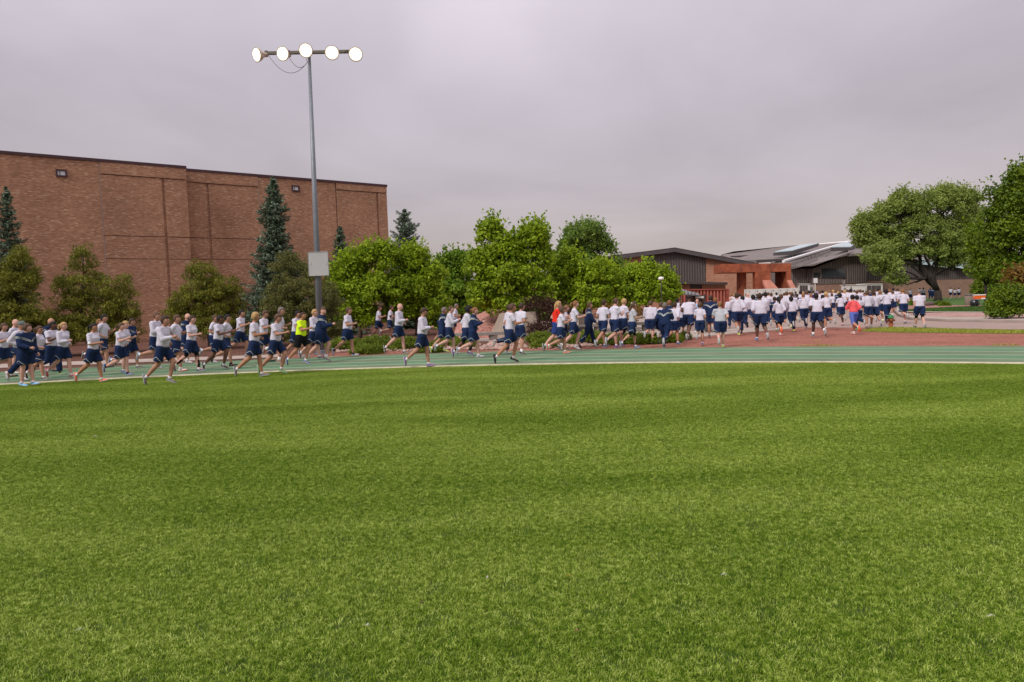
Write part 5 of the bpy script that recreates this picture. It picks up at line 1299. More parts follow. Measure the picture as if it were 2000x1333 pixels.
# ---- garments / body raw shells
def limb_np(pts, r, n=12, r0=False, r1=False): return tube_np(pts, r, r, n, (0, 1, 0.001), True, r0, r1)
def torso(J, prof, n=18, r0=False, r1=False):
    sp, fw = J['sp'], J['fw']; P = []; ra_ = []; rb_ = []
    for q in prof:
        t_, la, fo = q[:3]; off = q[3] if len(q) > 3 else 0
        P.append(tuple(sp * t_ + fw * off)); ra_.append(la); rb_.append(fo)
    return tube_np(P, ra_, rb_, n, tuple(J['lat'] * .5 + Vector((0, 1, 0)) * .5), True, r0, r1)
def raw_body(J, bld):
    B = BUILD[bld]; k = B['tor']; sh = []
    sh.append(torso(J, [(-.10, .09, .07), (-.05, .155 * k, .105 * k), (.03, .16 * k, .11 * k), (.16, .135 * k, .098 * k), (.30, .15 * k, .11 * k, .01), (.40, .155, .108, .01), (.46, .115, .085), (.50, .074, .064), (.56, .056, .058, .008), (.63, .052, .056, .018)], 18))
    a = J['a1'][0]; b_ = J['a2'][0]; sh.append(tube_np([tuple(a), tuple((a + b_) / 2 + J['sp'] * .02), tuple(b_)], [.055, .07, .055], [.055, .07, .055], 12, (0, 0, 1), True, True, True))
    for q in ('l1', 'l2'):
        hip, kn, an, fd, fn, s_ = J[q]; back = -Vector(fd) * .012
        d1 = (kn - hip); d2 = (an - kn)
        sh.append(limb_np([hip, hip + d1 * .35, hip + d1 * .75, kn], [.096 * k, .090 * k, .072, .062], 14, True, True))
        sh.append(limb_np([kn, kn + d2 * .28 + back, kn + d2 * .6 + back * .6, kn + d2 * .9, an - fn * .02], [.061, .067, .055, .041, .042], 12, True, True))
        sh.append(limb_np([an - fn * .045 - fd * .03, an - fn * .05 + fd * .12], [.036, .03], 10, True, True))
    ar = B['arm']
    for q in ('a1', 'a2'):
        s0, el, wr, df, s_ = J[q]
        sh.append(limb_np([s0, s0.lerp(el, .4), el], [.058 * ar, .053 * ar, .044 * ar], 12, True, True))
        sh.append(limb_np([el, el.lerp(wr, .35), wr, wr + df * .03], [.044 * ar, .045 * ar, .031, .032], 12, True, False))
        sh.append(tube_np([tuple(wr), tuple(wr + df * .05), tuple(wr + df * .085)], [.028, .040, .036], [.02, .020, .018], 10, (0, 0, 1), True, True, True))
    if B['bust']:
        pass
    return sh
def fingers(J):
    """separate curled fingers rooted in the palm"""
    out_ = []
    for q in ('a1', 'a2'):
        s0, el, wr, df, s_ = J[q]; inw = Vector((0, -s_, 0)); inw = (inw - df * inw.dot(df)).normalized(); upv = df.cross(inw).normalized()
        if upv.z < 0: upv = -upv
        for i, (o_, ln) in enumerate(((.026, .92), (.009, 1.0), (-.009, .95), (-.025, .78))):
            p = wr + df * .078 + upv * o_; pts = [p - df * .02, p]
            for a, l_ in ((40, .034), (105, .026), (165, .020)):
                d_ = df * math.cos(rad(a)) + inw * math.sin(rad(a)); p = p + d_ * l_ * ln; pts.append(p)
            out_.append(tube_np([tuple(x) for x in pts], [.0092, .0095, .0088, .008, .0066], [.0092, .0095, .0088, .008, .0066], 6))
        p = wr + df * .03 + upv * .026 + inw * .008
        out_.append(tube_np([tuple(p), tuple(p + df * .022 + upv * .014 + inw * .014), tuple(p + df * .045 + upv * .010 + inw * .034)], [.0115, .0105, .008], [.0115, .0105, .008], 6))
    return out_
def raw_top(J, bld, kind):
    B = BUILD[bld]; k = B['tor']; e = {'tee': .008, 'sweat': .016, 'jacket': .020}[kind]; sh = []
    bu = B['bust']
    hem = .015 if kind != 'jacket' else -.02
    prof = [(hem, (.158 + e) * k, (.120 + e) * k, .004), (hem + .035, (.170 + e * 1.3) * k, (.132 + e * 1.2) * k, .006), (.17, (.160 + e) * k, (.128 + e) * k, .008 + bu * .1), (.27, (.165 + e) * k, (.128 + e + bu * .35) * k, .012 + bu * .3), (.36, (.172 + e) * k, (.126 + e + bu * .45), .012 + bu * .4), (.43, .158 + e, .106 + e, .004), (.480, .112 + e, .084 + e), (.525, .072 + e, .066 + e, .004)]
    if kind == 'jacket': prof.append((.565, .082, .080, .012))
    sh.append(torso(J, prof, 22))
    a = J['a1'][0]; b_ = J['a2'][0]; r_ = .066 + e * .6
    sh.append(tube_np([tuple(a - J['sp'] * .01), tuple((a + b_) / 2 + J['sp'] * .02), tuple(b_ - J['sp'] * .01)], [r_ - .004, r_ + .01, r_ - .004], [r_, r_ + .01, r_], 14, (0, 0, 1), True, True, True))
    ar = .35 + .65 * B['arm']
    for q in ('a1', 'a2'):
        s0, el, wr, df, s_ = J[q]
        if kind == 'tee': sh.append(limb_np([s0, s0.lerp(el, .35), s0.lerp(el, .68)], [.068 * ar, .068 * ar, .071 * ar], 14, True, False))
        else:
            sh.append(limb_np([s0, s0.lerp(el, .5), el], [(.074 + e * .6) * ar, (.068 + e * .6) * ar, (.062 + e * .6) * ar], 14, True, True))
            sh.append(limb_np([el, el.lerp(wr, .5), el.lerp(wr, .86), wr], [(.062 + e * .6) * ar, (.056 + e * .5) * ar, (.048 + e * .4) * ar, .037], 14, True, False))
    return sh
def raw_bottom(J, bld, kind):
    B = BUILD[bld]; k = B['tor'] if bld != 'f' else 1.0; sh = []
    e = {'shorts': 0, 'pants': .004, 'tights': -.022, 'capri': -.016}[kind]
    sh.append(torso(J, [(.085, (.150 + e) * k, (.115 + e) * k), (.03, (.172 + e) * k, (.134 + e) * k), (-.04, (.180 + e) * k, (.142 + e) * k), (-.09, (.160 + e), (.125 + e))], 20))
    for q in ('l1', 'l2'):
        hip, kn, an, fd, fn, s_ = J[q]; d1 = kn - hip; d2 = an - kn; o_ = Vector((0, s_ * .008, 0))
        if kind == 'shorts': sh.append(limb_np([hip + o_, hip + d1 * .3 + o_, hip + d1 * .62 + o_ * 2, hip + d1 * .80 + o_ * 2], [.116 * k, .117 * k, .120, .124], 16, True, False))
        elif kind == 'pants':
            sh.append(limb_np([hip + o_, hip + d1 * .4 + o_, kn], [.110 * k, .108 * k, .090], 16, True, True)); sh.append(limb_np([kn, kn + d2 * .5, kn + d2 * .92], [.090, .086, .080], 14, True, False))
        elif kind == 'capri':
            sh.append(limb_np([hip, hip + d1 * .4, kn], [.100 * k, .096, .072], 14, True, True)); sh.append(limb_np([kn, kn + d2 * .3], [.070, .070], 12, True, False))
        else:
            sh.append(limb_np([hip, hip + d1 * .4, kn], [.094, .088, .064], 14, True, True)); sh.append(limb_np([kn, kn + d2 * .3 - fd * .012, kn + d2 * .62, kn + d2 * .93], [.062, .066, .054, .042], 12, True, False))
    return sh

RAW = {}
def want(key): RAW.setdefault(key, None)
def gen_raw(key):
    part, pose, mir, bld, kind = key; J = joints(pose, mir, bld)
    return {'body': lambda: raw_body(J, bld), 'top': lambda: raw_top(J, bld, kind), 'bottom': lambda: raw_bottom(J, bld, kind)}[part]()
def remesh_all():
    tmp = []
    for key in RAW:
        sh = gen_raw(key); mb = MB()
        for V, F in sh: mb.poly(V.tolist(), F)
        me = np_mesh('raw', mb.v, mb.f, None)
        o = bpy.data.objects.new('raw', me); COL.objects.link(o)
        r_ = o.modifiers.new('r', 'REMESH'); r_.mode = 'VOXEL'; r_.voxel_size = .0165 if key[0] == 'body' else .019
        s_ = o.modifiers.new('s', 'SMOOTH'); s_.factor = .5; s_.iterations = 3 if key[0] == 'body' else 2
        tmp.append((key, o))
    dg = bpy.context.evaluated_depsgraph_get(); dg.update()
    for key, o in tmp:
        ev = o.evaluated_get(dg); me = ev.to_mesh(); n = len(me.vertices)
        V = np.empty(n * 3, dtype=np.float32); me.vertices.foreach_get('co', V); V = V.reshape(-1, 3).astype(float)
        Nn = np.empty(n * 3, dtype=np.float32); me.vertices.foreach_get('normal', Nn); Nn = Nn.reshape(-1, 3)
        F = [tuple(p.vertices) for p in me.polygons]; ev.to_mesh_clear()
        RAW[key] = (V, Nn, F)
    for key, o in tmp:
        m_ = o.data; bpy.data.objects.remove(o); bpy.data.meshes.remove(m_)
MESH = {}
def get_mesh(key, mats):
    if key in MESH: return MESH[key]
    part, pose, mir, bld, kind = key; J = joints(pose, mir, bld); V, Nn, F = RAW[key]
    rg = np.random.default_rng(abs(hash((part, pose, mir, bld))) % 1000 + 1 if False else (ord(pose) * 7 + mir * 3 + len(bld + str(kind))))
    V = V.copy()
    if part != 'body':
        ph = rg.uniform(0, 6, 8); amp = {'tee': .0042, 'sweat': .0058, 'jacket': .0065, 'shorts': .0045, 'pants': .0065, 'capri': .0015, 'tights': .0008}[kind]
        q1 = np.sin(V[:, 2] * 58 + V[:, 0] * 22 + ph[0] + 1.8 * np.sin(V[:, 1] * 19 + V[:, 2] * 9 + ph[1]))
        q2 = np.sin(V[:, 2] * 46 - V[:, 0] * 38 + V[:, 1] * 21 + ph[2] + 1.6 * np.sin(V[:, 0] * 17 + ph[3]))
        q3 = np.sin(V[:, 1] * 70 + V[:, 2] * 33 + ph[4])
        w_ = (.55 - np.abs(q1)) * 1.0 + (.55 - np.abs(q2)) * .8 + .25 * q3
        V += Nn * (w_ * amp)[:, None]
    z = J['root']; mi = None
    F = list(F)
    if part == 'body':
        V = np.asarray(V); allV = [V]; allF = list(F); m_i = [0] * len(F); b0 = len(V)
        for fv, ff in fingers(J):
            allV.append(fv); allF += [tuple(i + b0 for i in f) for f in ff]; m_i += [0] * len(ff); b0 += len(fv)
        HM = Matrix.Translation(J['head']); HM3 = Matrix.Rotation(rad(kind[0]), 3, 'Z') @ Matrix.Rotation(rad(kind[1]), 3, 'Y')
        for hv, hf, mm in HEADPARTS:
            v = hv @ np.array(HM3.transposed()) + np.array(J['head']); allV.append(v); allF += [tuple(i + b0 for i in f) for f in hf]; m_i += [mm] * len(hf); b0 += len(v)
        V = np.concatenate(allV); F = allF; mi = m_i
        nm = 'body'; ms = [None] * 4
    else: nm = {'top': {'tee': 'shirt', 'sweat': 'sweatshirt', 'jacket': 'jacket'}, 'bottom': {'shorts': 'shorts', 'pants': 'trousers', 'tights': 'leggings', 'capri': 'leggings'}}[part][kind]; ms = [None]
    V[:, 2] += z
    me = np_mesh(nm, V, F, ms, True, mi)
    MESH[key] = me; return me
def set_mats(o, ms):
    for i, m_ in enumerate(ms):
        o.material_slots[i].link = 'OBJECT'; o.material_slots[i].material = m_
def bvh_of(me): return BVHTree.FromPolygons([v.co.copy() for v in me.vertices], [tuple(p.vertices) for p in me.polygons])
STR = {}
def ribbon(mb, pts, nrm, w_):
    V = []; n = len(pts)
    for i, p in enumerate(pts):
        t_ = (pts[min(i + 1, n - 1)] - pts[max(i - 1, 0)]).normalized(); s_ = t_.cross(nrm[i]).normalized() * w_ / 2
        V += [p - s_, p + s_]
    b_ = len(mb.v); mb.poly(V, [(2 * i, 2 * i + 1, 2 * i + 3, 2 * i + 2) for i in range(n - 1)])
def stripes(key):
    """silver piping on shorts / chevron on jackets, laid on the cloth"""
    if key in STR: return STR[key]
    part, pose, mir, bld, kind = key; J = joints(pose, mir, bld); tree = bvh_of(MESH[key]); mb = MB(); up = Vector((0, 0, J['root']))
    def cast(o_, tgt, lift=.004):
        d = (tgt - o_).normalized(); h = tree.ray_cast(o_ + up, d)
        if h[0] is None: return None
        return h[0] - d * lift, -d
    if kind in ('shorts', 'pants'):
        legs_ = []
        for q in ('l1', 'l2'):
            mb = MB()
            hip, kn, an, fd, fn, s_ = J[q]; ax = (kn - hip).normalized(); lt = Vector((0, s_, 0)); fwd = (lt.cross(ax) * s_).normalized()
            if fwd.x < 0: fwd = -fwd
            z0, z1, base, ln = (.79, .52, hip, .43) if kind == 'shorts' else (.55, .15, kn, .43)
            if kind == 'pants': ax = (an - kn).normalized()
            for a0, a1 in ((62, -4), (-70, -4)):
                pts = []; ns = []
                for i in range(9):
                    k = i / 8; ang = rad(a0 + (a1 - a0) * k); zz_ = z0 + (z1 - z0) * k; c = base + ax * ln * zz_
                    d = lt * math.cos(ang) + fwd * math.sin(ang); h = cast(c + d * .4, c + up * 0 + Vector((0, 0, 0)))
                    if h: pts.append(h[0]); ns.append(h[1])
                if len(pts) > 3: ribbon(mb, pts, ns, .011)
            if mb.v: legs_.append(mb.mesh('piping', M_sil))
        STR[key] = legs_; return legs_
    else:
        sp, fw, lat = J['sp'], J['fw'], J['lat']
        for off in (0, .034):
            for s_ in (-1, 1):
                pts = []; ns = []
                for i in range(22):
                    k = i / 21; ang = rad(180 - 176 * k)      # from the spine round the shoulder to the chest
                    hgt = .27 + .135 * math.sin(min(1, k * 1.75) * math.pi / 2) - .11 * max(0, k - .6) / .4
                    c = sp * (hgt + off); d = fw * math.cos(ang) + lat * s_ * math.sin(ang)
                    h = cast(c + d * .6, c)
                    if h:
                        if pts and (h[0] - pts[-1]).length > .12: continue
                        pts.append(h[0]); ns.append(h[1])
                if len(pts) > 3: ribbon(mb, pts, ns, .022)
    STR[key] = [mb.mesh('chevron', M_sil)] if mb.v else []
    return STR[key]

# ---- shoes and socks in foot space: x forward, z up, origin at the ankle
def shoe_mesh():
    mb = MB(); st = [(-.070, .020, .030), (-.062, .031, .062), (-.03, .036, .078), (.02, .037, .062), (.07, .040, .045), (.12, .044, .034), (.165, .040, .026), (.195, .022, .014)]
    n = 10; V = []
    for (x, w_, h_) in st:
        for i in range(n):
            a = math.pi * i / (n - 1); V.append((x, w_ * math.cos(a), -.068 + h_ * math.sin(a) ** .8))
    F = []
    for j in range(len(st) - 1):
        for i in range(n - 1): F.append((j * n + i, j * n + i + 1, (j + 1) * n + i + 1, (j + 1) * n + i))
    F.append(tuple(range(n))[::-1]); F.append(tuple(range((len(st) - 1) * n, len(st) * n)))
    mb.cur = 0; mb.poly(V, F)
    mb.cur = 1; ring = []
    for (x, w_) in ((-.078, .0), (-.072, .024), (-.04, .036), (.02, .036), (.10, .046), (.16, .043), (.195, .028), (.207, 0)): ring.append((x, w_))
    full = ring + [(x, -w_) for x, w_ in ring[-2:0:-1]]
    mb.prism([(x, w_, -.088 + (.012 if x > .18 else 0)) for x, w_ in full], (0, 0, .024))
    mb.cur = 2; mb.poly([(.03, -.034, -.03), (.055, -.036, -.035), (.0, -.037, -.058), (-.02, -.036, -.055)], [(0, 1, 2, 3)]); mb.poly([(.03, .036, -.03), (.055, .038, -.035), (.0, .039, -.058), (-.02, .038, -.055)], [(3, 2, 1, 0)])
    return mb.mesh('shoe', [None, None, None], True)
SHOEM = shoe_mesh()
sm_ = MB(); v_, f_ = tube_np([(0, 0, -.03), (0, 0, .02), (0, 0, .085)], [.046, .045, .050], [.05, .047, .052], 12); sm_.poly(v_.tolist(), f_); SOCKL = sm_.mesh('sock', [None], True)
sm_ = MB(); v_, f_ = tube_np([(0, 0, -.03), (0, 0, .02), (0, 0, .03)], [.046, .0455, .045], [.05, .0475, .047], 12); sm_.poly(v_.tolist(), f_); SOCKS = sm_.mesh('sock', [None], True)

def person(px, yf, yh_, yaw, top, bot, hair, skin, shoe, pose, label, bld='m', sock='s', hd=(0, 0), extra='', group=None, z0=0.0):
    """px,yf: picture position of the ground under the figure; yh_: top of the head"""
    mir = pose.islower(); ps_ = pose.upper()
    tk = {'tee': 'tee', 'grey': 'tee', 'neon': 'tee', 'red': 'tee', 'sky': 'tee', 'purple': 'tee', 'sweat': 'sweat', 'coral': 'sweat', 'jacket': 'jacket', 'gsweat': 'sweat'}[top]
    tm = CL['grey'] if top == 'gsweat' else CL[top]
    key_b = ('body', ps_, mir, bld, tuple(hd)); rk = ('body', ps_, mir, bld, 0)
    return dict(px=px, yf=yf, yh=yh_, yaw=yaw, tk=tk, tm=tm, bot=bot, hair=hair, skin=skin, shoe=shoe, ps=ps_, mir=mir, bld=bld, sock=sock, hd=hd, extra=extra, label=label, group=group, z0=z0)
PEOPLE = []
def P_(*a, **k): PEOPLE.append(person(*a, **k))

# px, y ground, y head, yaw, top, bottom, hair(kind,colour), skin, shoe, pose, label
P_(10, 738, 633, 0, 'tee', 's', ('short', 'n'), 'm', 'k', 'C', 'runner in white T-shirt and striped navy shorts at the very left edge')
P_(31, 731, 625, 0, 'tee', 's', ('bald', 'y'), 'l', 'w', 'b', 'tall bareheaded runner in white T-shirt behind the one in the grey beanie')
P_(43, 744, 629, 0, 'sweat', 'p', ('beanie', 'g'), 'm', 'w', 'a', 'runner in grey knit beanie, white sweatshirt and navy trousers at the left edge')
P_(55, 755, 634, -8, 'jacket', 's', ('short', 'n'), 'l', 'c', 'F', 'person in navy chevron jacket, shorts and bright light blue shoes standing on the track edge', bld='h', hd=(40, 0))
P_(80, 744, 638, 0, 'tee', 's', ('tail', 'n'), 'm', 'k', 'd', 'runner in white T-shirt and black shoes right behind the light blue shoes', bld='f', extra='glasses')
P_(104, 734, 630, 0, 'tee', 'p', ('bun', 'k'), 'd', 'e', 'C', 'runner in white T-shirt and wide navy trousers with green soled shoes', bld='m')
P_(100, 727, 623, 0, 'jacket', 'p', ('bald', 'b'), 'm', 'k', 'B', 'runner in navy jacket mostly hidden behind two others at the left')
P_(127, 740, 631, 0, 'sweat', 's', ('tail', 'y'), 'l', 'r', 'D', 'runner in white sweatshirt, navy shorts and dark red shoes', bld='f')
P_(186, 749, 633, 0, 'tee', 's', ('tail', 'k'), 't', 'o', 'D', 'runner in white T-shirt with white armband and orange shoes crossing the kerb line', bld='f', extra='armband')
P_(204, 719, 616, 0, 'tee', 's', ('short', 'k'), 'm', 'k', 'c', 'tall runner in white T-shirt and black shoes behind the orange-shoed runner', sock='k')
P_(194, 715, 625, 0, 'tee', 's', ('short', 'r'), 'l', 'k', 'B', 'runner in white T-shirt hidden behind the tall runner at the left')
P_(238, 735, 632, 0, 'tee', 's', ('tail', 'n'), 'l', 'b', 'C', 'runner in white T-shirt with blue and pink shoes and both hands raised before the chest', bld='f', sock='k')
P_(245, 730, 629, 0, 'tee', 's', ('short', 'y'), 'l', 'b', 'b', 'runner in white T-shirt half hidden between the blue-shoed runner and a navy jacket')
P_(258, 721, 624, 0, 'jacket', 's', ('short', 'b'), 'm', 'k', 'C', 'runner in glasses, navy chevron jacket and striped shorts with flat black shoes', extra='glasses', bld='h')
P_(306, 721, 612, 0, 'sweat', 's', ('buzz', 'n'), 'm', 's', 'B', 'tall runner in long white sweatshirt with earphones, behind the nearest sweatshirt runner')
P_(322, 751, 619, 0, 'sweat', 's', ('short', 'b'), 'm', 'g', 'A', 'nearest runner in loose pale grey sweatshirt landing on the turf edge')
P_(345, 726, 617, 0, 'tee', 's', ('short', 'n'), 'm', 'w', 'c', 'runner in white T-shirt and white shoes before the fully leafed pine', bld='h')
P_(366, 711, 614, 0, 'jacket', 's', ('bald', 'y'), 'l', 'w', 'B', 'runner in navy jacket half hidden behind the one in black leggings')
P_(377, 729, 618, 0, 'tee', 'sl', ('bun', 'b'), 'l', 'n', 'D', 'runner in white T-shirt, loose navy shorts over black leggings', bld='f')
P_(419, 709, 617, 0, 'tee', 's', ('short', 'n'), 'm', 's', 'b', 'runner in white T-shirt with one grey shoe kicked up high behind')
P_(429, 723, 618, 0, 'tee', 's', ('short', 'k'), 'd', 'k', 'A', 'runner in white T-shirt with black knee sleeve and black shoes with red tongue')
P_(444, 716, 616, 0, 'tee', 's', ('short', 'k'), 'm', 'k', 'c', 'runner in white T-shirt, dark sunglasses and black ankle socks', sock='k', extra='glasses')
P_(472, 704, 607, 0, 'tee', 's', ('short', 'k'), 'm', 'w', 'H', 'runner in white T-shirt between the sunglasses runner and the grey-shoed one, farther back')
P_(500, 739, 612, 14, 'tee', 's', ('short', 'y'), 't', 'g', 'D', 'near runner in white T-shirt, plain navy shorts and grey shoes on the turf edge', hd=(20, 0))
P_(517, 708, 608, 5, 'tee', 's', ('short', 'n'), 'm', 'k', 'C', 'runner in white T-shirt looking down behind the grey-shoed runner', hd=(0, 14))
P_(541, 731, 615, 0, 'tee', 's', ('short', 'n'), 'm', 'e', 'A', 'runner in white T-shirt with green shoes looking down, in front of a taller one', hd=(0, 16))
P_(548, 710, 602, 0, 'tee', 's', ('short', 'g'), 'm', 'u', 'b', 'tall runner in white T-shirt with white socks and reddish brown shoes', sock='w')
P_(580, 700, 609, 0, 'tee', 's', ('short', 'k'), 'm', 'g', 'A', 'runner in white T-shirt just behind the neon yellow shirt')
P_(590, 713, 611, 0, 'neon', 'k', ('buzz', 'b'), 't', 'b', 'A', 'runner in neon yellow shirt and black shorts', bld='h')
P_(615, 703, 606, 0, 'sweat', 's', ('short', 'y'), 'l', 'n', 'D', 'runner in white sweatshirt just left of the smiling runner in navy jacket')
P_(629, 708, 602, 8, 'jacket', 's', ('short', 'n'), 'l', 'g', 'A', 'runner in navy jacket and long white socks smiling towards the camera at the light pole', bld='h', sock='w', hd=(-75, 0))
P_(681, 698, 602, 0, 'tee', 's', ('short', 'n'), 'm', 's', 'D', 'lone runner in white T-shirt with dark calf tattoo right of the light pole', bld='h', sock='k')
P_(740, 664, 597, 8, 'tee', 's', ('short', 'b'), 'm', 'w', 'A', 'left one of two small runners beyond the junipers, arm stretched forward')
P_(763, 664, 598, 8, 'tee', 's', ('short', 'b'), 'm', 'w', 'B', 'right one of two small runners beyond the junipers, with black armband', extra='armbandk')
P_(781, 693, 592, 0, 'sweat', 's', ('bald', 'y'), 'l', 'k', 'D', 'runner in tight white long-sleeved shirt with black shoes and shaved head')
P_(827, 719, 603, 0, 'sweat', 's', ('short', 'b'), 'm', 'p', 'D', 'near runner in white long-sleeved shirt and sunglasses looking down, purple and yellow shoes', hd=(0, 26), extra='glasses')
P_(865, 690, 602, 12, 'jacket', 's', ('short', 'g'), 'm', 'y', 'A', 'runner in navy chevron jacket with yellow shoe kicked back, beside a white sweatshirt')
P_(879, 693, 599, 5, 'sweat', 's', ('buzz', 'n'), 'l', 's', 'C', 'runner in white sweatshirt just right of the navy chevron jacket with yellow shoes')
P_(889, 664, 595, 5, 'tee', 's', ('short', 'g'), 'm', 'k', 'I', 'small runner in white T-shirt beyond the junipers next to the bench')
P_(912, 697, 599, 12, 'sweat', 'sl', ('bob', 'k'), 'd', 'p', 'A', 'runner in white sweatshirt and black leggings with purple shoes', bld='f')
P_(925, 700, 602, 0, 'jacket', 's', ('bun', 'r'), 'l', 's', 'C', 'runner in navy jacket with triple silver bands and white shoes', bld='f')
P_(992, 692, 597, 15, 'sweat', 'p', ('short', 'b'), 'm', 'w', 'B', 'runner in white sweatshirt and navy trousers hidden behind the one with black shoes')
P_(997, 709, 595, 15, 'tee', 's', ('short', 'n'), 't', 'k', 'A', 'near runner in white T-shirt with wrist watch and black shoes in mid track', extra='')
P_(1017, 694, 594, 35, 'tee', 's', ('short', 'b'), 'm', 'k', 'b', 'runner in white T-shirt with white crew socks and black shoes, seen from behind', sock='w')
P_(1087, 685, 590, 12, 'red', 'ls', ('long', 'y'), 'l', 'k', 'A', 'runner in bright red shirt and blue shorts', bld='f')
P_(1096, 692, 601, 5, 'tee', 's', ('bob', 'n'), 'm', 'o', 'C', 'short runner in white T-shirt with orange shoes before the red shirt', bld='f')
P_(1103, 683, 598, 8, 'tee', 's', ('short', 'r'), 'l', 'k', 'B', 'runner in white T-shirt squeezed behind the short orange-shoed runner')
P_(1121, 685, 589, 8, 'tee', 's', ('tail', 'r'), 'l', 'w', 'A', 'runner in white T-shirt with ponytail flying and pale pink shoes', bld='f')
P_(1151, 681, 592, 8, 'jacket', 'p', ('short', 'n'), 'm', 'k', 'E', 'person in full navy tracksuit striding with black and yellow shoes', bld='h')
P_(1179, 681, 587, 45, 'tee', 's', ('short', 'b'), 'm', 'b', 'D', 'runner in white T-shirt with blue and lime shoes, left of the trio')
P_(1201, 681, 584, 40, 'tee', 's', ('bun', 'n'), 'l', 'p', 'C', 'middle of the trio in white T-shirts, tall with loose hair bun', bld='f')
P_(1217, 677, 585, 42, 'tee', 'sc', ('short', 'y'), 'l', 'p', 'B', 'right one of the trio, white T-shirt over black knee-length tights', bld='f')
P_(1236, 683, 591, 10, 'grey', 'sl', ('long', 'n'), 'm', 'b', 'D', 'runner with white headband, jacket tied round the waist and bright blue shoes', bld='f', extra='headband')
P_(1271, 673, 589, 62, 'sweat', 's', ('short', 'n'), 'l', 'k', 'b', 'runner in loose white shirt seen from behind left of the chevron jacket', bld='h')
P_(1291, 672, 592, 60, 'tee', 's', ('short', 'n'), 'l', 's', 'B', 'runner in white T-shirt peeking out left of the big silver chevron')
P_(1299, 680, 593, 60, 'jacket', 'p', ('short', 'g'), 'd', 'n', 'C', 'runner in navy tracksuit with big silver chevron across the back', bld='h')
P_(1317, 674, 592, 45, 'sweat', 's', ('short', 'b'), 'm', 'b', 'c', 'runner in white long-sleeved shirt with bright blue shoe right of the chevron back')
P_(1307, 668, 588, 55, 'jacket', 's', ('short', 'r'), 'm', 'k', 'B', 'runner in navy jacket mostly hidden behind the chevron tracksuit')
P_(1319, 640, 577.5, 55, 'tee', 's', ('short', 'r'), 'l', 'k', 'C', 'runner in white T-shirt farther back under the edge of the small maple')
P_(1323, 646, 584, 60, 'tee', 's', ('bun', 'k'), 'd', 'w', 'B', 'runner with dark hair just below the silver parked car', bld='f')
P_(1331, 664, 592, 60, 'tee', 's', ('bun', 'n'), 'm', 'w', 'b', 'runner in white T-shirt beside the black beanie', bld='f')
P_(1346, 665, 578, 58, 'tee', 's', ('beanie', 'k'), 'd', 'k', 'A', 'tall runner in black beanie with phone armband', extra='armband', bld='h')
P_(1362, 652, 585, 60, 'sky', 's', ('bald', 'y'), 'l', 'w', 'B', 'runner in light blue shirt between the beanie and a white T-shirt')
P_(1368, 676, 592, 72, 'tee', 'sl', ('bob', 'n'), 'm', 'p', 'b', 'runner in white T-shirt, long navy shorts, black leggings and purple shoes', bld='f')
P_(1389, 660, 579, 75, 'jacket', 's', ('short', 'b'), 'm', 'k', 'B', 'tall runner in navy jacket with small chevron in front of the dark pickup')
P_(1398, 650, 583, 75, 'tee', 's', ('bob', 'r'), 'm', 'k', 'C', 'runner hidden between the navy chevron jacket and the windblown hair', bld='f')
P_(1408, 680, 590, 75, 'grey', 's', ('tail', 'r'), 'l', 'y', 'c', 'runner in pale grey T-shirt with windblown hair and one yellow shoe lifted', bld='h')
P_(1428, 642, 581, 80, 'sweat', 'p', ('bald', 'y'), 'l', 'k', 'B', 'runner in white sweatshirt and navy trousers left of the hooded one')
P_(1441, 656, 574, 85, 'sweat', 's', ('short', 'b'), 'm', 'y', 'c', 'broad runner in white hooded sweatshirt and neon yellow shoes', bld='h')
P_(1452, 652, 579, 82, 'sweat', 'p', ('short', 'k'), 'd', 'k', 'B', 'runner in white sweatshirt and trousers just right of the hooded one')
P_(1462, 637, 572, 82, 'tee', 's', ('bald', 'y'), 'l', 'u', 'C', 'runner in white T-shirt with bare pale head, first against the white cabinets')
P_(1473, 645, 577, 85, 'tee', 's', ('bob', 'k'), 'd', 'k', 'b', 'runner with bushy black hair behind the one in black cropped tights', bld='f')
P_(1486, 667, 574, 88, 'sweat', 'sc', ('bun', 'b'), 'd', 'b', 'D', 'runner in white sweatshirt, navy shorts over black cropped tights, blue shoes', bld='h')
P_(1497, 642, 571, 88, 'sweat', 'p', ('short', 'k'), 'd', 'b', 'C', 'runner in white sweatshirt and navy trousers behind the cropped tights')
P_(1508, 630, 573, 88, 'tee', 's', ('short', 'n'), 'm', 'w', 'B', 'runner behind, between the trousers and the long black ponytail')
P_(1515, 648, 581, 86, 'jacket', 's', ('short', 'b'), 't', 'e', 'b', 'runner in navy jacket with tanned legs left of the long black ponytail')
P_(1523, 656, 581, 88, 'sweat', 'sc', ('long', 'k'), 't', 'w', 'c', 'runner with long black ponytail down a white sweatshirt', bld='f')
P_(1528, 650, 576, 88, 'sweat', 's', ('short', 'n'), 'm', 's', 'B', 'runner in white sweatshirt right behind the long black ponytail')
P_(1538, 628, 569.5, 88, 'sweat', 's', ('short', 'n'), 'm', 'k', 'C', 'runner in white hooded top far back beneath the portal')
P_(1547, 649, 581, 88, 'sweat', 'p', ('afro', 'k'), 'd', 'y', 'b', 'short runner in white sweatshirt and navy trousers with neon shoes', bld='h')
P_(1549, 641, 572, 88, 'tee', 's', ('short', 'n'), 'l', 'y', 'B', 'tall runner behind the short one in trousers and neon shoes')
P_(1558, 626, 575, 88, 'jacket', 's', ('short', 'b'), 'm', 'k', 'C', 'runner in navy jacket far back left of the purple shirt')
P_(1565, 618, 566.5, 88, 'tee', 's', ('bob', 'k'), 'd', 'k', 'B', 'runner with black hair before the white air conditioning unit')
P_(1571, 644, 574, 88, 'sweat', 'p', ('buzz', 'r'), 'l', 'k', 'b', 'broad runner in white sweatshirt and navy trousers showing a dark sole', bld='h')
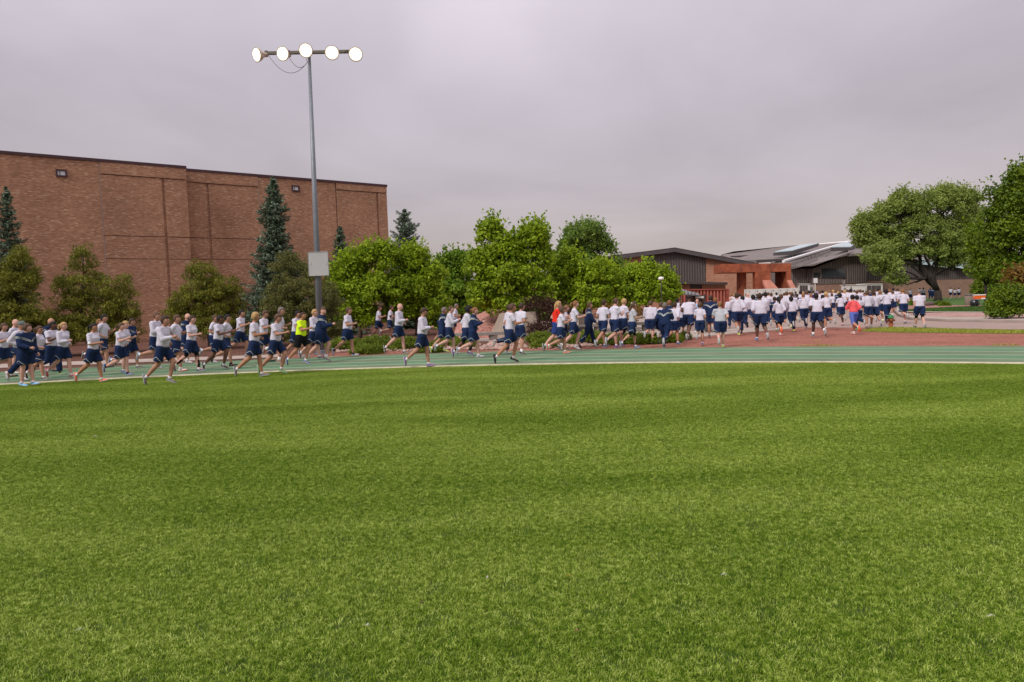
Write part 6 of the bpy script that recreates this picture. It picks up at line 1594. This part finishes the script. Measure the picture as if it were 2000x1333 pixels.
P_(1577, 622, 568, 88, 'tee', 's', ('short', 'n'), 'm', 'w', 'C', 'runner in white T-shirt directly left of the purple shirt')
P_(1582, 618, 565, 88, 'purple', 's', ('short', 'k'), 'm', 'k', 'B', 'runner in purple shirt under the white sign')
P_(1586, 632, 575, 88, 'tee', 's', ('short', 'r'), 'l', 'w', 'b', 'reddish haired runner in white T-shirt between two darker heads')
P_(1596, 659, 574, 90, 'tee', 's', ('short', 'k'), 'k', 'g', 'D', 'runner in white T-shirt with white crew socks and grey shoes on the red gravel', sock='w', bld='h')
P_(1603, 620, 567, 88, 'tee', 's', ('buzz', 'n'), 'l', 'k', 'C', 'runner with close-cropped head before the brown wall right of the sign')
P_(1609, 643, 577, 88, 'tee', 'p', ('short', 'k'), 'd', 'w', 'B', 'runner in navy trousers peeking out left of the blond ponytail')
P_(1616, 646, 571, 88, 'tee', 's', ('tail', 'y'), 't', 'u', 'B', 'runner with high blond ponytail, white T-shirt and tanned legs', bld='f')
P_(1626, 617, 574, 88, 'tee', 's', ('bob', 'n'), 'm', 'k', 'C', 'runner with swinging brown hair right of the blond ponytail', bld='f')
P_(1629, 612, 567, 88, 'tee', 's', ('short', 'y'), 'l', 'k', 'B', 'far runner with fair hair above the swinging brown hair')
P_(1643, 637, 574, 90, 'tee', 's', ('bob', 'k'), 'd', 'm', 'b', 'runner in white T-shirt with bright pink shoes', bld='f')
P_(1651, 620, 567, 88, 'tee', 's', ('buzz', 'y'), 'l', 'w', 'C', 'runner with fair cropped hair left of the tall dark-haired one')
P_(1664, 622, 563, 88, 'tee', 's', ('short', 'k'), 'm', 'k', 'B', 'tallest runner of the rear crowd above the coral hoodie', bld='h')
P_(1668, 654, 577, 90, 'coral', 'bc', ('bun', 'k'), 't', 'w', 'c', 'runner in coral red hooded top and periwinkle blue cropped tights', bld='f')
P_(1676, 646, 578, 88, 'tee', 'p', ('short', 'k'), 'd', 'e', 'B', 'runner in white T-shirt with green shoe half behind the coral hoodie')
P_(1675, 618, 568.5, 88, 'tee', 's', ('short', 'n'), 'm', 'k', 'C', 'runner behind, just right of the tallest one')
P_(1682, 616, 566.5, 88, 'tee', 's', ('short', 'n'), 'm', 'w', 'b', 'runner of the rear crowd in front of the white air handling unit')
P_(1690, 618, 573, 88, 'jacket', 's', ('cap', 'k'), 'm', 'k', 'B', 'runner in black cap and dark jacket in the rear crowd', bld='f')
P_(1696, 641, 569, 88, 'sweat', 's', ('short', 'n'), 'm', 'u', 'B', 'runner in white T-shirt showing a red-brown sole left of the black leggings')
P_(1701, 620, 568, 88, 'jacket', 'p', ('short', 'g'), 'm', 'k', 'C', 'grey-haired runner in navy jacket behind the pair near the hydrant')
P_(1708, 640, 570, 88, 'sweat', 'sl', ('short', 'b'), 'm', 'w', 'D', 'runner in white T-shirt, navy shorts and black leggings left of the hydrant')
P_(1721, 629, 568.5, 88, 'tee', 's', ('short', 'r'), 'm', 'y', 'b', 'runner in white T-shirt with reddish hair between leggings and long trousers')
P_(1733, 634, 566, 88, 'tee', 'p', ('short', 'k'), 'k', 'u', 'c', 'tall runner in white T-shirt and long navy trousers behind the hydrant')
P_(1739, 612, 566, 88, 'tee', 's', ('short', 'r'), 'm', 'k', 'B', 'red-haired far runner showing over the shoulder of the long trousers')
P_(1745, 619, 569, 85, 'tee', 's', ('short', 'n'), 'm', 'k', 'B', 'runner in white T-shirt with white socks just above the hydrant', sock='w')
P_(1754, 604, 564.5, 85, 'tee', 's', ('short', 'b'), 'm', 'k', 'C', 'right one of two far runners left of the shaved head')
P_(1746, 604, 563.5, 85, 'tee', 's', ('short', 'k'), 'd', 'k', 'b', 'left one of two far runners left of the shaved head')
P_(1765, 633, 565.5, 88, 'tee', 's', ('buzz', 'r'), 'l', 'k', 'b', 'runner in white T-shirt and striped shorts with shaved head right of the hydrant')
P_(1778, 590, 564.5, 80, 'grey', 's', ('short', 'g'), 'm', 'k', 'C', 'small far runner alone in grey T-shirt between two bigger figures')
P_(1796, 643, 566.5, 82, 'tee', 'sc', ('buzz', 'g'), 'l', 'k', 'E', 'person walking alone on the road at the right end of the crowd', bld='h')
P_(1797, 587, 562, 80, 'grey', 's', ('short', 'k'), 'd', 'k', 'C', 'distant runner just left above the walking person')
P_(1804, 588, 562.2, 80, 'grey', 's', ('short', 'k'), 'd', 'k', 'B', 'distant runner just right above the walking person')
P_(1817, 585.5, 561.5, 75, 'jacket', 'p', ('short', 'k'), 'm', 'k', 'C', 'left figure of the distant pair in navy tracksuits beside the elm trunk')
P_(1822, 585.5, 562.5, 75, 'jacket', 'p', ('short', 'b'), 'm', 'k', 'B', 'right figure of the distant pair in navy tracksuits beside the elm trunk')
P_(1857, 584, 562.5, 60, 'grey', 's', ('short', 'k'), 'm', 'w', 'C', 'leftmost of three distant runners above the litter bin')
P_(1865, 584, 564.5, 60, 'grey', 's', ('short', 'b'), 'm', 'k', 'B', 'middle and lowest of three distant runners above the litter bin')
P_(1873, 584, 562.5, 60, 'grey', 's', ('short', 'k'), 'm', 'w', 'A', 'rightmost of three distant runners above the litter bin')
# heads filling the rear of the crowd
fill = [(1502, 622, 572), (1518, 612, 571.5), (1533, 617, 573), (1543, 611, 569), (1555, 609, 570), (1570, 608, 567.5), (1590, 610, 568), (1598, 608, 569.5), (1608, 607, 568), (1613, 612, 567.5), (1622, 606, 567), (1635, 606, 567.5), (1638, 613, 570), (1646, 605, 566), (1656, 609, 566.5), (1660, 604, 565.5), (1670, 606, 567), (1678, 604, 565), (1687, 605, 567.5), (1693, 608, 569), (1705, 606, 566.5), (1712, 604, 566), (1717, 602, 564.5), (1727, 606, 567), (1430, 612, 575), (1447, 618, 573), (1436, 618, 576), (1459, 612, 575), (1480, 616, 575), (1491, 610, 574)]
USED = {}
ANCH = [(1441, 'the hooded sweatshirt with neon shoes'), (1462, 'the bare pale head'), (1486, 'the black cropped tights'), (1523, 'the long black ponytail'), (1547, 'the short runner in neon shoes'), (1565, 'the black hair by the air conditioner'), (1582, 'the purple shirt'), (1596, 'the runner in white crew socks'), (1616, 'the high blond ponytail'), (1643, 'the bright pink shoes'), (1664, 'the tallest rear runner'), (1690, 'the black cap'), (1708, 'the black leggings near the hydrant'), (1733, 'the long trousers behind the hydrant')]
cyc = ['tee', 'sweat', 'tee', 'tee', 'jacket', 'tee', 'sweat', 'grey']
hc = [('short', 'n'), ('short', 'k'), ('buzz', 'b'), ('short', 'r'), ('bun', 'b'), ('short', 'y'), ('short', 'b')]
for i, (x, yf_, yh_) in enumerate(fill):
    tp = cyc[i % 8]; left = x < 1500
    who = {'jacket': 'navy jacket', 'tee': 'white T-shirt', 'sweat': 'white sweatshirt', 'grey': 'pale grey shirt'}[tp]
    ax_, an_ = min(ANCH, key=lambda q: (abs(q[0] - x) + 9 * USED.get((tp, q[1], x < q[0]), 0)))
    USED[(tp, an_, x < ax_)] = USED.get((tp, an_, x < ax_), 0) + 1
    lab = 'distant runner in %s showing just %s of %s' % (who, 'left' if x < ax_ else 'right', an_)
    if USED[(tp, an_, x < ax_)] > 1: lab = lab.replace('distant', 'farther distant')
    P_(x, yf_, yh_, 88, tp, 's' if i % 3 else 'p', hc[i % 7], 'ldmmtlm'[i % 7], 'k', 'BCbc'[i % 4], lab, bld='m' if i % 5 else 'f', group='distant runners packed in the rear of the crowd')

for p in PEOPLE:
    k = (p['ps'], p['mir'], p['bld'])
    want(('body', *k, 0)); want(('top', *k, p['tk']))
    bt = p['bot']
    want(('bottom', *k, 'pants' if bt == 'p' else 'capri' if bt == 'bc' else 'shorts'))
    if bt == 'sl': want(('bottom', *k, 'tights'))
    if bt == 'sc': want(('bottom', *k, 'capri'))
remesh_all()

def simple_band(r0, r1, h, n=14):
    mb = MB(); v, f = tube_np([(0, 0, -h / 2), (0, 0, h / 2)], [r0, r1], [r0, r1], n); mb.poly(v.tolist(), f); return mb
GLM = MB(); GLM.box((.098, 0, .008), (.006, .115, .026)); GLM.box((.045, .078, .012), (.11, .004, .006)); GLM.box((.045, -.078, .012), (.11, .004, .006)); GLM = GLM.mesh('glasses', [M_dark])
mbh = MB(); v_, f_ = tube_np([(-.01, 0, .035), (.0, 0, .065)], [.086, .080], [.106, .100], 18); mbh.poly(v_.tolist(), f_); HBM = mbh.mesh('headband', [M_sock])
ARM = simple_band(.052, .052, .09).mesh('armband', [None])
def align(zdir, xref):
    z = Vector(zdir).normalized(); x = Vector(xref); x = (x - z * x.dot(z)).normalized(); y = z.cross(x)
    return Matrix(((x.x, y.x, z.x, 0), (x.y, y.y, z.y, 0), (x.z, y.z, z.z, 0), (0, 0, 0, 1)))
hashv = lambda i: (math.sin(i * 12.9898) * 43758.5453) % 1
for n_, p in enumerate(PEOPLE):
    J = joints(p['ps'], p['mir'], p['bld']); g0 = G(p['px'], p['yf'])
    zt = at(p['px'], p['yh'], g0.y).z; s_ = min(1.13, max(.88, zt / J['top']))
    grp = p['group']
    r_ = thing('person', p['label'], 'person', (g0.x, g0.y, .012), rad(p['yaw'] + (hashv(n_) - .5) * 8), grp, s_)
    wx_ = .96 + .11 * abs(hashv(n_ + 50)); r_.scale = (s_ * wx_, s_ * wx_, s_)
    k = (p['ps'], p['mir'], p['bld'])
    kb = ('body', *k, p['hd']); 
    if kb not in MESH: RAW[kb] = RAW[('body', *k, 0)]
    sk = SKIN[p['skin']]; hk, hcol = p['hair']
    b_ = link('body', get_mesh(kb, None), r_); set_mats(b_, [sk, M_eye, M_lip, HAIR[hcol]])
    key = ('top', *k, p['tk']); t_ = link('x', get_mesh(key, None), r_); t_.name = t_.data.name.split('.')[0]; set_mats(t_, [p['tm']])
    if p['tk'] == 'jacket':
        st = stripes(key)
        for q_ in st: link('chevron', q_, t_)
    bt = p['bot']; bk = 'pants' if bt == 'p' else 'capri' if bt == 'bc' else 'shorts'
    key = ('bottom', *k, bk); t_ = link('x', get_mesh(key, None), r_); t_.name = t_.data.name.split('.')[0]
    set_mats(t_, [CL['black'] if bt == 'k' else CL['blue'] if bt == 'bc' else CL['lightnavy'] if bt == 'ls' else CL['navy']])
    if bt in ('s', 'sl', 'sc', 'p'):
        st = stripes(key)
        for q_ in st: link('piping', q_, t_)
    if bt in ('sl', 'sc'):
        t_ = link('leggings', get_mesh(('bottom', *k, 'tights' if bt == 'sl' else 'capri'), None), r_); set_mats(t_, [CL['black']])
    HMx = head_matrix(J, p['hd'][1], p['hd'][0])
    if hk != 'bald':
        h_ = link('hair' if hk not in ('beanie', 'cap') else hk, get_hair(hk), r_); set_mats(h_, [HAIR[hcol] if hk != 'beanie' or hcol == 'k' else mat('beanie_grey', (.11, .13, .12), .9)]); h_.matrix_local = HMx
    ex = p['extra']
    if 'glasses' in ex: o = link('glasses', GLM, r_); o.matrix_local = HMx
    if 'headband' in ex: o = link('headband', HBM, r_); o.matrix_local = HMx
    if 'armband' in ex:
        a_ = 'a2' if p['mir'] else 'a1'
        for q in ('a1', 'a2'):
            if J[q][4] == -1: a_ = q
        s0, el = J[a_][0], J[a_][1]; c = s0.lerp(el, .82) + Vector((0, 0, J['root'])); o = link('armband', ARM, r_)
        o.matrix_local = Matrix.Translation(c) @ align(el - s0, (1, 0, 0)); set_mats(o, [CL['black'] if ex == 'armbandk' else M_sock])
    for q in ('l1', 'l2'):
        hip, kn, an, fd, fn, sd_ = J[q]; M_ = align(fn, fd); M_.translation = an + Vector((0, 0, J['root']))
        o = link('shoe', SHOEM, r_); o.matrix_local = M_
        set_mats(o, [SHM[p['shoe']], M_solek if p['shoe'] in 'k' and n_ % 3 == 0 else (SHM['o'] if p['shoe'] == 'w' and n_ % 4 == 0 else M_sole), M_sole if p['shoe'] not in 'ws' else SHM['g']])
        if bt in ('p',): continue
        o = link('sock', SOCKL if p['sock'] == 'w' else SOCKS, r_); Ms = align(kn - an, fd); Ms.translation = an + Vector((0, 0, J['root'])); o.matrix_local = Ms
        set_mats(o, [M_sockd if p['sock'] == 'k' else M_sock])
    if bt == 'sl' and 'headband' in ex:      # jacket knotted round the hips
        mb = MB(); v, f = tube_np([tuple(J['sp'] * z_ + Vector((0, 0, J['root']))) for z_ in (.06, .02, -.06, -.14)], [.175, .19, .205, .215], [.14, .155, .175, .185], 20, (0, 1, 0)); mb.poly(v.tolist(), f)
        mb.build('tied_jacket', CL['navy'], r_, True)
seen = {}
for p in PEOPLE: seen.setdefault(p['label'], []).append(p['px'])
print('PEOPLE', len(PEOPLE), 'raw', len(RAW), 'dup labels', {k: v for k, v in seen.items() if len(v) > 1})
print('tris', sum(sum(len(p.vertices) - 2 for p in m.polygons) for m in bpy.data.meshes if m.users) if False else '')
